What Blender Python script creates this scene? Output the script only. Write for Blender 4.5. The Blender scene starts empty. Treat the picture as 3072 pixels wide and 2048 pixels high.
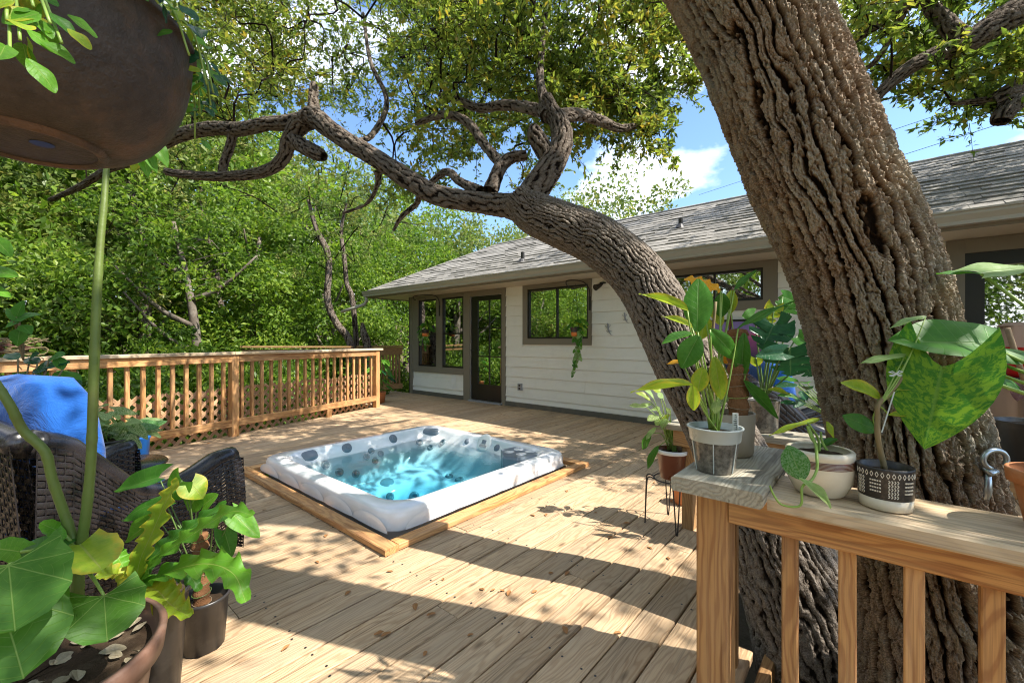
import bpy, math, random
import numpy as np
from mathutils import Vector, Matrix

random.seed(7)
rng = np.random.default_rng(7)
SC = bpy.context.scene
COL = SC.collection

# ------------------------------------------------------------------ camera
F = Vector((0.7637, 0.6456, 0.0)); RT = Vector((0.6456, -0.7637, 0.0)); UP = Vector((0, 0, 1))
CAM = Vector((0, 0, 1.2)); FPX = 1282.0; CX, CY = 1536.0, 1020.0      # photo 3072 x 2048
cd = bpy.data.cameras.new('camera'); cam = bpy.data.objects.new('camera', cd); COL.objects.link(cam)
cam.location = CAM; cam.rotation_euler = (math.pi / 2, 0, math.atan2(F.y, F.x) - math.pi / 2)
cd.sensor_width = 36.0; cd.lens = 36.0 * FPX / 3072.0; cd.shift_y = -4.0 / 3072.0
cd.clip_start = 0.02; cd.clip_end = 900.0
SC.camera = cam

# ------------------------------------------------------------------ sun and sky
SUNV = Vector((0.30, -0.75, 1.0)).normalized()          # towards the sun
sd = bpy.data.lights.new('sun', 'SUN'); sun = bpy.data.objects.new('sun', sd); COL.objects.link(sun)
sd.energy = 5.0; sd.angle = math.radians(0.53); sd.color = (1.0, 0.94, 0.85)
sun.rotation_euler = SUNV.to_track_quat('Z', 'Y').to_euler(); sun.location = (4, -8, 14)
W = bpy.data.worlds.new('World'); SC.world = W; W.use_nodes = True
nt = W.node_tree; nt.nodes.clear()
def wn(t): return nt.nodes.new(t)
sky = wn('ShaderNodeTexSky'); sky.sky_type = 'NISHITA'; sky.sun_disc = False
sky.sun_elevation = math.asin(SUNV.z); sky.sun_rotation = math.atan2(SUNV.x, SUNV.y)
sky.air_density = 1.0; sky.dust_density = 0.6; sky.ozone_density = 1.6
tc = wn('ShaderNodeTexCoord')
mp = wn('ShaderNodeMapping'); mp.inputs['Scale'].default_value = (1.0, 1.0, 1.9); mp.inputs['Location'].default_value = (3.1, 1.7, 0.35)
cn = wn('ShaderNodeTexNoise'); cn.inputs['Scale'].default_value = 2.3; cn.inputs['Detail'].default_value = 9.0; cn.inputs['Roughness'].default_value = 0.52
cr = wn('ShaderNodeValToRGB'); cr.color_ramp.elements[0].position = 0.50; cr.color_ramp.elements[1].position = 0.62
cmix = wn('ShaderNodeMixRGB'); cmix.inputs['Color2'].default_value = (9.5, 9.7, 10.2, 1)
smul = wn('ShaderNodeMixRGB'); smul.blend_type = 'MULTIPLY'; smul.inputs['Fac'].default_value = 1.0; smul.inputs['Color2'].default_value = (0.86, 0.98, 1.1, 1)
bg = wn('ShaderNodeBackground'); bg.inputs['Strength'].default_value = 0.13
wo = wn('ShaderNodeOutputWorld')
nt.links.new(tc.outputs['Generated'], mp.inputs['Vector']); nt.links.new(mp.outputs[0], cn.inputs['Vector'])
nt.links.new(cn.outputs['Fac'], cr.inputs['Fac']); nt.links.new(cr.outputs['Color'], cmix.inputs['Fac'])
nt.links.new(sky.outputs[0], smul.inputs['Color1']); nt.links.new(smul.outputs[0], cmix.inputs['Color1'])
nt.links.new(cmix.outputs[0], bg.inputs['Color']); nt.links.new(bg.outputs[0], wo.inputs['Surface'])
SC.view_settings.view_transform = 'Standard'; SC.view_settings.look = 'None'
SC.view_settings.exposure = 1.18; SC.view_settings.gamma = 1.0
SC.render.engine = 'CYCLES'
cy = SC.cycles; cy.max_bounces = 7; cy.diffuse_bounces = 4; cy.glossy_bounces = 4; cy.transmission_bounces = 5
cy.transparent_max_bounces = 12; cy.sample_clamp_indirect = 6.0; cy.caustics_reflective = False; cy.caustics_refractive = False
cy.use_denoising = True; cy.filter_width = 1.1

# ------------------------------------------------------------------ where a photo point lies
def ray(px, py): return F + RT * ((px - CX) / FPX) + UP * ((CY - py) / FPX)
def at(px, py, d): return CAM + ray(px, py) * d                       # at depth d
def onz(px, py, z):
    r = ray(px, py); return CAM + r * ((z - CAM.z) / r.z)
def onx(px, py, X):
    r = ray(px, py); return CAM + r * (X / r.x)
def V(*a): return Vector(a)

# ------------------------------------------------------------------ mesh helpers
def mesh_np(name, verts, faces, mats=(), smooth=False, uv=None, face_attr=None):
    me = bpy.data.meshes.new(name)
    verts = np.asarray(verts, dtype=np.float32).reshape(-1, 3)
    me.vertices.add(len(verts)); me.vertices.foreach_set('co', verts.ravel())
    if isinstance(faces, np.ndarray):
        n, k = faces.shape
        me.loops.add(n * k); me.loops.foreach_set('vertex_index', faces.ravel().astype(np.int32))
        me.polygons.add(n); me.polygons.foreach_set('loop_start', np.arange(0, n * k, k, dtype=np.int32))
        me.polygons.foreach_set('loop_total', np.full(n, k, dtype=np.int32))
        nf = n
    else:
        lt = np.array([len(f) for f in faces], dtype=np.int32); ls = np.concatenate(([0], np.cumsum(lt)[:-1])).astype(np.int32)
        fl = np.fromiter((i for f in faces for i in f), dtype=np.int32)
        me.loops.add(len(fl)); me.loops.foreach_set('vertex_index', fl)
        me.polygons.add(len(lt)); me.polygons.foreach_set('loop_start', ls); me.polygons.foreach_set('loop_total', lt)
        nf = len(lt)
    me.polygons.foreach_set('use_smooth', np.full(nf, bool(smooth)))
    for m in mats: me.materials.append(m)
    if uv is not None:                                   # per-vertex uv
        l = me.uv_layers.new(name='UVMap'); vi = np.empty(len(me.loops), dtype=np.int32); me.loops.foreach_get('vertex_index', vi)
        l.data.foreach_set('uv', np.asarray(uv, dtype=np.float32)[vi].ravel())
    if face_attr is not None:
        a = me.attributes.new('tint', 'FLOAT', 'FACE'); a.data.foreach_set('value', np.asarray(face_attr, dtype=np.float32))
    me.update(calc_edges=True); me.validate(clean_customdata=False)
    return me

class MB:
    """collects plain shapes for ONE part"""
    def __init__(s): s.v = []; s.f = []
    def add(s, vs, fs):
        b = len(s.v); s.v += [tuple(v) for v in vs]; s.f += [tuple(b + i for i in f) for f in fs]; return s
    def box(s, lo, hi):
        x0, y0, z0 = lo; x1, y1, z1 = hi
        return s.add([(x0,y0,z0),(x1,y0,z0),(x1,y1,z0),(x0,y1,z0),(x0,y0,z1),(x1,y0,z1),(x1,y1,z1),(x0,y1,z1)],
              [(0,3,2,1),(4,5,6,7),(0,1,5,4),(1,2,6,5),(2,3,7,6),(3,0,4,7)])
    def prism(s, prof, p0, p1, side, up):
        """profile (a,b) points swept p0->p1; a along side, b along up"""
        n = len(prof); p0 = Vector(p0); p1 = Vector(p1); side = Vector(side); up = Vector(up)
        vs = [p0 + side*a + up*b for a, b in prof] + [p1 + side*a + up*b for a, b in prof]
        fs = [(i, (i+1) % n, n+(i+1) % n, n+i) for i in range(n)] + [tuple(range(n))[::-1], tuple(range(n, 2*n))]
        return s.add(vs, fs)
    def tube(s, pts, rad, n=8, cap=True):
        pts = [Vector(p) for p in pts]
        if not hasattr(rad, '__len__'): rad = [rad]*len(pts)
        b = len(s.v); ref = None
        for i, p in enumerate(pts):
            t = (pts[min(i+1, len(pts)-1)] - pts[max(i-1, 0)]).normalized()
            if ref is None:
                ref = Vector((0, 0, 1)) if abs(t.z) < 0.9 else Vector((1, 0, 0))
            a = (ref - t*ref.dot(t)).normalized(); c = t.cross(a); ref = a
            for k in range(n):
                th = 2*math.pi*k/n; s.v.append(tuple(p + (a*math.cos(th) + c*math.sin(th))*rad[i]))
        for i in range(len(pts)-1):
            for k in range(n):
                s.f.append((b+i*n+k, b+i*n+(k+1) % n, b+(i+1)*n+(k+1) % n, b+(i+1)*n+k))
        if cap:
            s.f.append(tuple(b+k for k in range(n))[::-1]); s.f.append(tuple(b+(len(pts)-1)*n+k for k in range(n)))
        return s
    def lathe(s, prof, c=(0, 0, 0), n=28):
        """prof: (r,z) list; open ends closed when r==0"""
        b = len(s.v); c = Vector(c)
        for r, z in prof:
            for k in range(n):
                th = 2*math.pi*k/n; s.v.append((c.x + r*math.cos(th), c.y + r*math.sin(th), c.z + z))
        for i in range(len(prof)-1):
            for k in range(n):
                s.f.append((b+i*n+k, b+i*n+(k+1) % n, b+(i+1)*n+(k+1) % n, b+(i+1)*n+k))
        return s
    def grid(s, P):
        """P: rows of points"""
        b = len(s.v); nr, nc = len(P), len(P[0])
        for r in P:
            s.v += [tuple(p) for p in r]
        for i in range(nr-1):
            for j in range(nc-1):
                s.f.append((b+i*nc+j, b+i*nc+j+1, b+(i+1)*nc+j+1, b+(i+1)*nc+j))
        return s
    def mesh(s, name, mat, smooth=False):
        return mesh_np(name, s.v, s.f, (mat,), smooth)
    def build(s, name, mat, parent=None, smooth=False, **kw):
        return link(name, s.mesh(name, mat, smooth), parent, **kw)

def props(o, label=None, category=None, group=None, kind=None):
    if label: o['label'] = label
    if category: o['category'] = category
    if group: o['group'] = group
    if kind: o['kind'] = kind
    return o
def link(name, data, parent=None, matrix=None, **kw):
    o = bpy.data.objects.new(name, data); COL.objects.link(o)
    if parent is not None: o.parent = parent
    if matrix is not None: o.matrix_basis = matrix
    return props(o, **kw)
def empty(name, loc=(0, 0, 0), **kw):
    o = link(name, None, None, Matrix.Translation(Vector(loc)), **kw); o.empty_display_size = 0.1; return o
def wshift(parent):
    """children carry world coordinates: undo the parent's translation"""
    return Matrix.Translation(-parent.matrix_basis.translation)
def part(mb, name, mat, parent, smooth=False, **kw):
    """a part given in world coordinates below a parent that is only translated"""
    o = mb.build(name, mat, parent, smooth, **kw)
    t = Vector((0, 0, 0)); p = parent
    while p is not None: t += p.matrix_basis.translation; p = p.parent
    o.matrix_basis = Matrix.Translation(-t); return o
def root_shift(o):
    t = Vector((0, 0, 0)); p = o
    while p is not None: t += p.matrix_basis.translation; p = p.parent
    return t

def spline(pts, n):
    """Catmull-Rom through points (any dimension) -> n samples"""
    P = np.array(pts, dtype=float); P = np.vstack([2*P[0]-P[1], P, 2*P[-1]-P[-2]]); m = len(P)-3
    out = []
    for s in np.linspace(0, m-1e-9, n):
        i = int(s); t = s-i; a, b, c, d = P[i], P[i+1], P[i+2], P[i+3]
        out.append(0.5*((2*b)+(-a+c)*t+(2*a-5*b+4*c-d)*t*t+(-a+3*b-3*c+d)*t**3))
    return np.array(out)

# ------------------------------------------------------------------ lumber: a chamfered length with its own grain axis (local X)
def lumber(name, p0, p1, w, h, mat, parent=None, up=(0, 0, 1), ch=0.004, skew0=0.0, skew1=0.0, **kw):
    """w across, h along up; p0,p1 = centre line ends; skew = x shift per unit of local y at that end"""
    p0 = Vector(p0); p1 = Vector(p1); L = (p1-p0).length
    x = (p1-p0).normalized(); z = Vector(up); z = (z - x*z.dot(x)).normalized(); y = z.cross(x)
    a, b = w/2, h/2; c = min(ch, a*0.4, b*0.4)
    prof = [(-a+c, -b), (a-c, -b), (a, -b+c), (a, b-c), (a-c, b), (-a+c, b), (-a, b-c), (-a, -b+c)]
    vs = [(-L/2 + skew0*q[0], q[0], q[1]) for q in prof] + [(L/2 + skew1*q[0], q[0], q[1]) for q in prof]
    fs = [(i, (i+1) % 8, 8+(i+1) % 8, 8+i) for i in range(8)] + [tuple(range(8))[::-1], tuple(range(8, 16))]
    M = Matrix.Translation((p0+p1)/2) @ Matrix((x, y, z)).transposed().to_4x4()
    me = mesh_np(name, vs, fs, (mat,))
    if parent is not None: M = Matrix.Translation(-root_shift(parent)) @ M
    return link(name, me, parent, M, **kw)

# ------------------------------------------------------------------ materials
def newmat(name):
    m = bpy.data.materials.new(name); m.use_nodes = True; t = m.node_tree; t.nodes.clear()
    o = t.nodes.new('ShaderNodeOutputMaterial'); return m, t, o
class N:
    def __init__(s, t): s.t = t
    def n(s, typ, **kw):
        x = s.t.nodes.new(typ)
        for k, v in kw.items(): setattr(x, k, v)
        return x
    def l(s, a, b): s.t.links.new(a, b)
    def val(s, x, sock, v):
        if hasattr(v, 'is_linked') or isinstance(v, bpy.types.NodeSocket): s.l(v, x.inputs[sock])
        else: x.inputs[sock].default_value = v
    def math(s, op, a, b=0.0, clamp=False):
        x = s.n('ShaderNodeMath', operation=op); x.use_clamp = clamp; s.val(x, 0, a); s.val(x, 1, b); return x.outputs[0]
    def mix(s, f, a, b, mode='MIX'):
        x = s.n('ShaderNodeMixRGB', blend_type=mode); s.val(x, 'Fac', f)
        s.val(x, 'Color1', a if not isinstance(a, tuple) else (*a[:3], 1)); s.val(x, 'Color2', b if not isinstance(b, tuple) else (*b[:3], 1)); return x.outputs[0]
    def ramp(s, f, stops):
        x = s.n('ShaderNodeValToRGB'); e = x.color_ramp.elements
        while len(e) < len(stops): e.new(0.5)
        for i, (p, c) in enumerate(stops):
            e[i].position = p; e[i].color = (c, c, c, 1) if not isinstance(c, tuple) else (*c[:3], 1)
        s.l(f, x.inputs['Fac']); return x.outputs['Color']
    def noise(s, vec, scale, detail=4, rough=0.55, dist=0.0):
        x = s.n('ShaderNodeTexNoise'); s.l(vec, x.inputs['Vector']); x.inputs['Scale'].default_value = scale
        x.inputs['Detail'].default_value = detail; x.inputs['Roughness'].default_value = rough; x.inputs['Distortion'].default_value = dist; return x.outputs['Fac']
    def mapping(s, vec, scale=(1, 1, 1), loc=(0, 0, 0), rot=(0, 0, 0)):
        x = s.n('ShaderNodeMapping'); s.l(vec, x.inputs['Vector']); x.inputs['Scale'].default_value = scale; x.inputs['Location'].default_value = loc; x.inputs['Rotation'].default_value = rot; return x.outputs[0]
    def bump(s, h, strength=0.4, dist=0.01):
        x = s.n('ShaderNodeBump'); x.inputs['Strength'].default_value = strength; x.inputs['Distance'].default_value = dist; s.l(h, x.inputs['Height']); return x.outputs[0]
    def pbsdf(s, color, rough=0.6, spec=0.4, normal=None, metal=0.0, **kw):
        x = s.n('ShaderNodeBsdfPrincipled'); s.val(x, 'Base Color', color if not isinstance(color, tuple) else (*color[:3], 1)); s.val(x, 'Roughness', rough)
        x.inputs['Specular IOR Level'].default_value = spec; x.inputs['Metallic'].default_value = metal
        if normal is not None: s.l(normal, x.inputs['Normal'])
        for k, v in kw.items(): s.val(x, k, v)
        return x.outputs[0]
def objrand(g):
    oi = g.n('ShaderNodeObjectInfo'); return oi.outputs['Random']
def objvec(g):
    """object coordinates moved by the object's own random number, so no two pieces share their grain"""
    t = g.n('ShaderNodeTexCoord'); r = objrand(g)
    c = g.n('ShaderNodeCombineXYZ'); g.l(g.math('MULTIPLY', r, 61.0), c.inputs[0]); g.l(g.math('MULTIPLY', r, 37.0), c.inputs[1]); g.l(g.math('MULTIPLY', r, 17.0), c.inputs[2])
    a = g.n('ShaderNodeVectorMath', operation='ADD'); g.l(t.outputs['Object'], a.inputs[0]); g.l(c.outputs[0], a.inputs[1]); return a.outputs[0], r

def wood(name, light, mid, dark, ring=9.0, grey=None, greyamt=0.0, rough=0.72, knots=True, contrast=1.0, bump=0.35):
    m, t, o = newmat(name); g = N(t); v, r = objvec(g)
    warp = g.noise(g.mapping(v, (1.1, 5, 5)), 1.4, 3, 0.5)
    cmb = g.n('ShaderNodeCombineXYZ'); g.l(g.math('MULTIPLY', warp, 0.22), cmb.inputs[1]); g.l(g.math('MULTIPLY', warp, 0.12), cmb.inputs[2])
    va = g.n('ShaderNodeVectorMath', operation='ADD'); g.l(v, va.inputs[0]); g.l(cmb.outputs[0], va.inputs[1])
    wv = g.n('ShaderNodeTexWave', wave_type='BANDS', bands_direction='DIAGONAL'); g.l(g.mapping(va.outputs[0], (0.02, 1.0, 0.75)), wv.inputs['Vector'])
    wv.inputs['Scale'].default_value = ring*3.1; wv.inputs['Distortion'].default_value = 1.6; wv.inputs['Detail'].default_value = 2.0; wv.inputs['Detail Scale'].default_value = 1.2
    rings = g.ramp(wv.outputs['Fac'], [(0.0, 0.0), (0.55, 0.25), (0.9, 1.0)])
    fine = g.noise(g.mapping(v, (2.2, 120, 120)), 1.0, 4, 0.7)
    patch = g.noise(g.mapping(v, (1.6, 6, 6)), 1.0, 4, 0.6)
    c = g.mix(g.math('MULTIPLY', rings, 0.8*contrast, True), light, mid)
    c = g.mix(g.math('MULTIPLY', g.ramp(fine, [(0.48, 0.0), (0.68, 1.0)]), 0.5*contrast, True), c, dark)
    if grey is not None:
        gf = g.math('MULTIPLY', g.ramp(patch, [(0.3, 0.15), (0.7, 1.0)]), greyamt, True)
        c = g.mix(gf, c, grey)
        cr_ = g.ramp(g.noise(g.mapping(v, (1.2, 60, 60)), 1.0, 2, 0.5), [(0.62, 0.0), (0.68, 1.0)])      # weather checks
        c = g.mix(g.math('MULTIPLY', cr_, 0.5), c, dark)
    if knots:
        vo = g.n('ShaderNodeTexVoronoi'); g.l(g.mapping(v, (2.2, 6.5, 3)), vo.inputs['Vector']); vo.inputs['Scale'].default_value = 1.0
        k = g.ramp(vo.outputs['Distance'], [(0.05, 1.0), (0.11, 0.0)])
        c = g.mix(g.math('MULTIPLY', k, 0.75), c, dark)
    tone = g.math('ADD', g.math('MULTIPLY', r, 0.34), 0.83)
    hs = g.n('ShaderNodeHueSaturation'); g.l(c, hs.inputs['Color']); g.l(tone, hs.inputs['Value'])
    h = g.math('ADD', g.math('MULTIPLY', rings, -0.5), g.math('MULTIPLY', fine, 0.8))
    g.l(g.pbsdf(hs.outputs[0], rough, 0.3, g.bump(h, bump, 0.003)), o.inputs['Surface']); return m

def plain(name, color, rough=0.5, spec=0.4, metal=0.0, var=0.08, scale=18, bump=0.0, dirt=None):
    m, t, o = newmat(name); g = N(t); v, r = objvec(g)
    n = g.noise(v, scale, 5, 0.6)
    c = g.mix(g.math('MULTIPLY', n, 2*var, True), color, tuple(x*(1-2.2*var) for x in color))
    if dirt is not None:
        c = g.mix(g.math('MULTIPLY', g.ramp(g.noise(v, 5.0, 6, 0.7), [(0.5, 0.0), (0.72, 1.0)]), 0.7), c, dirt)
    rg = g.math('ADD', g.math('MULTIPLY', n, 0.2), rough-0.1)
    nm = g.bump(g.noise(v, scale*3, 4, 0.6), bump, 0.004) if bump else None
    g.l(g.pbsdf(c, rg, spec, nm, metal), o.inputs['Surface']); return m

def foliage(name, cols, trans=0.45, rough=0.45):
    """small leaves: colour from the per-leaf tint"""
    m, t, o = newmat(name); g = N(t); a = g.n('ShaderNodeAttribute', attribute_name='tint')
    c = g.ramp(a.outputs['Fac'], [(i/(len(cols)-1), x) for i, x in enumerate(cols)])
    hs = g.n('ShaderNodeHueSaturation'); g.l(c, hs.inputs['Color']); hs.inputs['Value'].default_value = 1.25; hs.inputs['Saturation'].default_value = 1.05
    d = g.pbsdf(c, rough, 0.35); tr = g.n('ShaderNodeBsdfTranslucent'); g.l(hs.outputs[0], tr.inputs['Color'])
    mx = g.n('ShaderNodeMixShader'); mx.inputs[0].default_value = trans; g.l(d, mx.inputs[1]); g.l(tr.outputs[0], mx.inputs[2])
    g.l(mx.outputs[0], o.inputs['Surface']); return m

def bigleaf(name, base, light, vein, veins=9.0, mottle=None, mamt=0.0, trans=0.45, rough=0.42, veinw=0.7, edge=None, palm=False):
    """large leaf: uv = (across -1..1 -> 0..1, along)"""
    m, t, o = newmat(name); g = N(t); uv = g.n('ShaderNodeUVMap'); sp = g.n('ShaderNodeSeparateXYZ'); g.l(uv.outputs[0], sp.inputs[0])
    v, r = objvec(g)
    ax = g.math('ABSOLUTE', g.math('SUBTRACT', g.math('MULTIPLY', sp.outputs[0], 2.0), 1.0))
    mid = g.ramp(ax, [(0.02, 1.0), (0.07*veinw, 0.0)])
    sv = g.math('FRACT', g.math('SUBTRACT', g.math('MULTIPLY', sp.outputs[1], veins), g.math('MULTIPLY', ax, 1.6)))
    sv = g.math('ABSOLUTE', g.math('SUBTRACT', sv, 0.5))
    side = g.ramp(sv, [(0.0, 0.42), (0.07*veinw, 0.0)])
    if palm:                                                       # veins fan out from the stalk
        tco = g.n('ShaderNodeTexCoord'); so = g.n('ShaderNodeSeparateXYZ'); g.l(tco.outputs['Object'], so.inputs[0])
        px_ = g.math('SUBTRACT', so.outputs[0], 0.02); an = g.math('ARCTAN2', so.outputs[1], px_)
        dist_ = g.math('SQRT', g.math('ADD', g.math('MULTIPLY', so.outputs[1], so.outputs[1]), g.math('MULTIPLY', px_, px_)))
        fa = g.math('ABSOLUTE', g.math('SUBTRACT', g.math('FRACT', g.math('ADD', g.math('MULTIPLY', an, 1.45), 0.5)), 0.5))
        main = g.ramp(g.math('MULTIPLY', fa, dist_), [(0.006, 1.0), (0.013, 0.0)])
        sec = g.math('ABSOLUTE', g.math('SUBTRACT', g.math('FRACT', g.math('ADD', g.math('MULTIPLY', dist_, 9.0), g.math('MULTIPLY', fa, 2.4))), 0.5))
        side = g.ramp(sec, [(0.0, 0.4), (0.06, 0.0)]); mid = main
    vf = g.math('MAXIMUM', mid, side)
    n = g.noise(v, 9.0, 4, 0.55)
    c = g.mix(g.ramp(n, [(0.3, 0.0), (0.75, 1.0)]), base, light)
    if mottle is not None:
        uvm = g.mapping(uv.outputs[0], (8.0, 13.0, 1))
        mn = g.noise(uvm, 1.3, 6, 0.72, 0.6)
        add = g.n('ShaderNodeVectorMath', operation='ADD'); g.l(uvm, add.inputs[0]); cc = g.n('ShaderNodeCombineXYZ'); g.l(g.math('MULTIPLY', r, 50), cc.inputs[0]); g.l(cc.outputs[0], add.inputs[1])
        mn = g.noise(add.outputs[0], 1.3, 6, 0.72, 0.6)
        c = g.mix(g.math('MULTIPLY', g.ramp(mn, [(0.46, 0.0), (0.54, 1.0)]), mamt), c, mottle)
    if edge is not None:
        c = g.mix(g.math('MULTIPLY', g.ramp(g.math('MULTIPLY', ax, g.math('ADD', n, 0.45)), [(0.6, 0.0), (0.9, 1.0)]), 0.8), c, edge)
    c = g.mix(g.math('MULTIPLY', vf, 0.7), c, vein)
    hs = g.n('ShaderNodeHueSaturation'); g.l(c, hs.inputs['Color']); g.l(g.math('ADD', g.math('MULTIPLY', r, 0.3), 0.85), hs.inputs['Value'])
    h = g.math('SUBTRACT', g.math('MULTIPLY', n, 0.3), vf)
    d = g.pbsdf(hs.outputs[0], rough, 0.28, g.bump(h, 0.45, 0.003))
    tl = g.n('ShaderNodeHueSaturation'); g.l(hs.outputs[0], tl.inputs['Color']); tl.inputs['Value'].default_value = 1.35; tl.inputs['Hue'].default_value = 0.49
    tr = g.n('ShaderNodeBsdfTranslucent'); g.l(tl.outputs[0], tr.inputs['Color'])
    mx = g.n('ShaderNodeMixShader'); mx.inputs[0].default_value = trans; g.l(d, mx.inputs[1]); g.l(tr.outputs[0], mx.inputs[2])
    g.l(mx.outputs[0], o.inputs['Surface']); return m

def bark(name, furrow, mid, top, lichen, sx=26.0, sy=7.0, warm=None):
    m, t, o = newmat(name); g = N(t); uv = g.n('ShaderNodeUVMap'); v, r = objvec(g)
    w = g.n('ShaderNodeTexNoise'); g.l(uv.outputs[0], w.inputs['Vector']); w.inputs['Scale'].default_value = 9.0; w.inputs['Detail'].default_value = 3.0
    ad = g.n('ShaderNodeVectorMath', operation='MULTIPLY_ADD'); g.l(w.outputs['Color'], ad.inputs[0]); ad.inputs[1].default_value = (0.05, 0.10, 0); g.l(uv.outputs[0], ad.inputs[2])
    vo = g.n('ShaderNodeTexVoronoi', feature='DISTANCE_TO_EDGE'); g.l(g.mapping(ad.outputs[0], (sx, sy, 1)), vo.inputs['Vector']); vo.inputs['Scale'].default_value = 1.0
    vo2 = g.n('ShaderNodeTexVoronoi', feature='DISTANCE_TO_EDGE'); g.l(g.mapping(ad.outputs[0], (sx*2.7, sy*2.9, 1)), vo2.inputs['Vector']); vo2.inputs['Scale'].default_value = 1.0
    fn = g.noise(g.mapping(uv.outputs[0], (1, 0.6, 1)), 140.0, 5, 0.7)
    h1 = g.ramp(vo.outputs['Distance'], [(0.0, 0.0), (0.28, 1.0)]); h2 = g.ramp(vo2.outputs['Distance'], [(0.0, 0.0), (0.3, 1.0)])
    h = g.math('ADD', g.math('MULTIPLY', h1, 0.62), g.math('ADD', g.math('MULTIPLY', h2, 0.22), g.math('MULTIPLY', fn, 0.30)))
    a = g.n('ShaderNodeAttribute', attribute_name='ridge')
    hh = g.math('ADD', g.math('MULTIPLY', a.outputs['Fac'], 0.72), g.math('MULTIPLY', g.math('SUBTRACT', h, 0.35), 0.42))
    c = g.ramp(hh, [(0.13, furrow), (0.33, mid), (0.68, top)])
    spk = g.noise(g.mapping(uv.outputs[0], (1, 0.7, 1)), 330.0, 3, 0.8)
    c = g.mix(g.math('MULTIPLY', g.ramp(spk, [(0.40, 1.0), (0.58, 0.0)]), 0.55), c, furrow)
    c = g.mix(g.math('MULTIPLY', g.ramp(spk, [(0.56, 0.0), (0.70, 1.0)]), 0.35), c, tuple(min(1, x*1.7) for x in top))
    big = g.noise(v, 3.2, 6, 0.7)
    c = g.mix(g.math('MULTIPLY', g.math('MULTIPLY', g.ramp(big, [(0.46, 0.0), (0.60, 1.0)]), g.ramp(hh, [(0.35, 0.0), (0.6, 1.0)])), 0.6), c, lichen, 'MIX') if lichen else c
    if warm: c = g.mix(g.math('MULTIPLY', g.ramp(g.noise(v, 1.7, 3, 0.6), [(0.4, 0.0), (0.65, 1.0)]), 0.6), c, g.mix(0.5, c, warm))
    c = g.mix(g.math('SUBTRACT', 1.0, g.ramp(hh, [(0.08, 0.0), (0.34, 1.0)])), c, furrow)
    h = g.math('ADD', h, g.math('MULTIPLY', spk, 0.35))
    g.l(g.pbsdf(c, 1.0, 0.04, g.bump(h, 1.0, 0.02)), o.inputs['Surface']); return m

M = {}
M['deck'] = wood('deck_wood', (0.53, 0.36, 0.205), (0.36, 0.215, 0.105), (0.085, 0.05, 0.025), ring=8.5, grey=(0.40, 0.32, 0.225), greyamt=0.55, contrast=1.05, rough=0.78, bump=0.45)
M['rail'] = wood('cedar_rail', (0.58, 0.29, 0.095), (0.37, 0.145, 0.04), (0.16, 0.055, 0.015), ring=7.0, grey=(0.50, 0.34, 0.19), greyamt=0.5, rough=0.7, contrast=1.2)
M['railtop'] = wood('weathered_cap', (0.58, 0.41, 0.23), (0.42, 0.27, 0.13), (0.15, 0.10, 0.06), ring=9.0, grey=(0.50, 0.46, 0.38), greyamt=0.6, rough=0.75)
M['shelfwood'] = wood('grey_shelf', (0.37, 0.33, 0.25), (0.22, 0.18, 0.125), (0.07, 0.055, 0.04), ring=9.0, grey=(0.34, 0.335, 0.28), greyamt=0.55, rough=0.8, bump=0.6)
M['lattice'] = wood('lattice_wood', (0.54, 0.31, 0.15), (0.43, 0.22, 0.10), (0.16, 0.08, 0.04), ring=12, grey=(0.46, 0.36, 0.27), greyamt=0.4, knots=False)
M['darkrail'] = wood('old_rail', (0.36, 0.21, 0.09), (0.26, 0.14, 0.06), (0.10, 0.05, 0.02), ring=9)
M['trim'] = plain('taupe_trim', (0.215, 0.19, 0.145), 0.6, 0.3, var=0.05, scale=9)
M['trimdark'] = plain('dark_skirt', (0.12, 0.115, 0.095), 0.65, 0.3, var=0.06, dirt=(0.2, 0.17, 0.12))
M['siding'] = plain('cream_siding', (0.80, 0.785, 0.715), 0.62, 0.3, var=0.03, scale=6, bump=0.05, dirt=(0.73, 0.71, 0.635))
M['soffit'] = plain('soffit_paint', (0.60, 0.53, 0.42), 0.6, 0.3, var=0.04)
M['gutter'] = plain('gutter_paint', (0.37, 0.345, 0.285), 0.42, 0.45, var=0.05, scale=5)
M['black'] = plain('black_frame', (0.014, 0.012, 0.011), 0.35, 0.5, var=0.1)
M['iron'] = plain('black_iron', (0.016, 0.014, 0.013), 0.5, 0.5, var=0.15)
M['steel'] = plain('zinc_steel', (0.42, 0.47, 0.50), 0.32, 0.5, metal=0.9, var=0.15)
M['white'] = plain('white_plastic', (0.78, 0.78, 0.75), 0.45, 0.4, var=0.03)
M['grey_plastic'] = plain('grey_plastic', (0.30, 0.31, 0.32), 0.45, 0.4)
M['roomwall'] = plain('room_wall', (0.30, 0.26, 0.20), 0.8, 0.2)
M['roomfloor'] = plain('room_floor', (0.16, 0.10, 0.06), 0.5, 0.4)
M['terracotta'] = plain('terracotta', (0.50, 0.19, 0.075), 0.75, 0.25, var=0.12, dirt=(0.55, 0.34, 0.22))
M['orange'] = plain('orange_pot', (0.72, 0.20, 0.045), 0.5, 0.4, var=0.05)
M['blackpot'] = plain('black_nursery_pot', (0.030, 0.027, 0.025), 0.36, 0.5, var=0.2, dirt=(0.10, 0.09, 0.075))
M['soil'] = plain('potting_soil', (0.055, 0.036, 0.022), 0.95, 0.1, var=0.35, scale=60, bump=1.0, dirt=(0.16, 0.12, 0.08))
M['bark_chip'] = plain('bark_chips', (0.30, 0.23, 0.15), 0.9, 0.1, var=0.3, scale=40)
M['cream'] = plain('cream_ceramic', (0.68, 0.60, 0.46), 0.22, 0.55, var=0.04, scale=90, dirt=(0.56, 0.46, 0.33))
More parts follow.
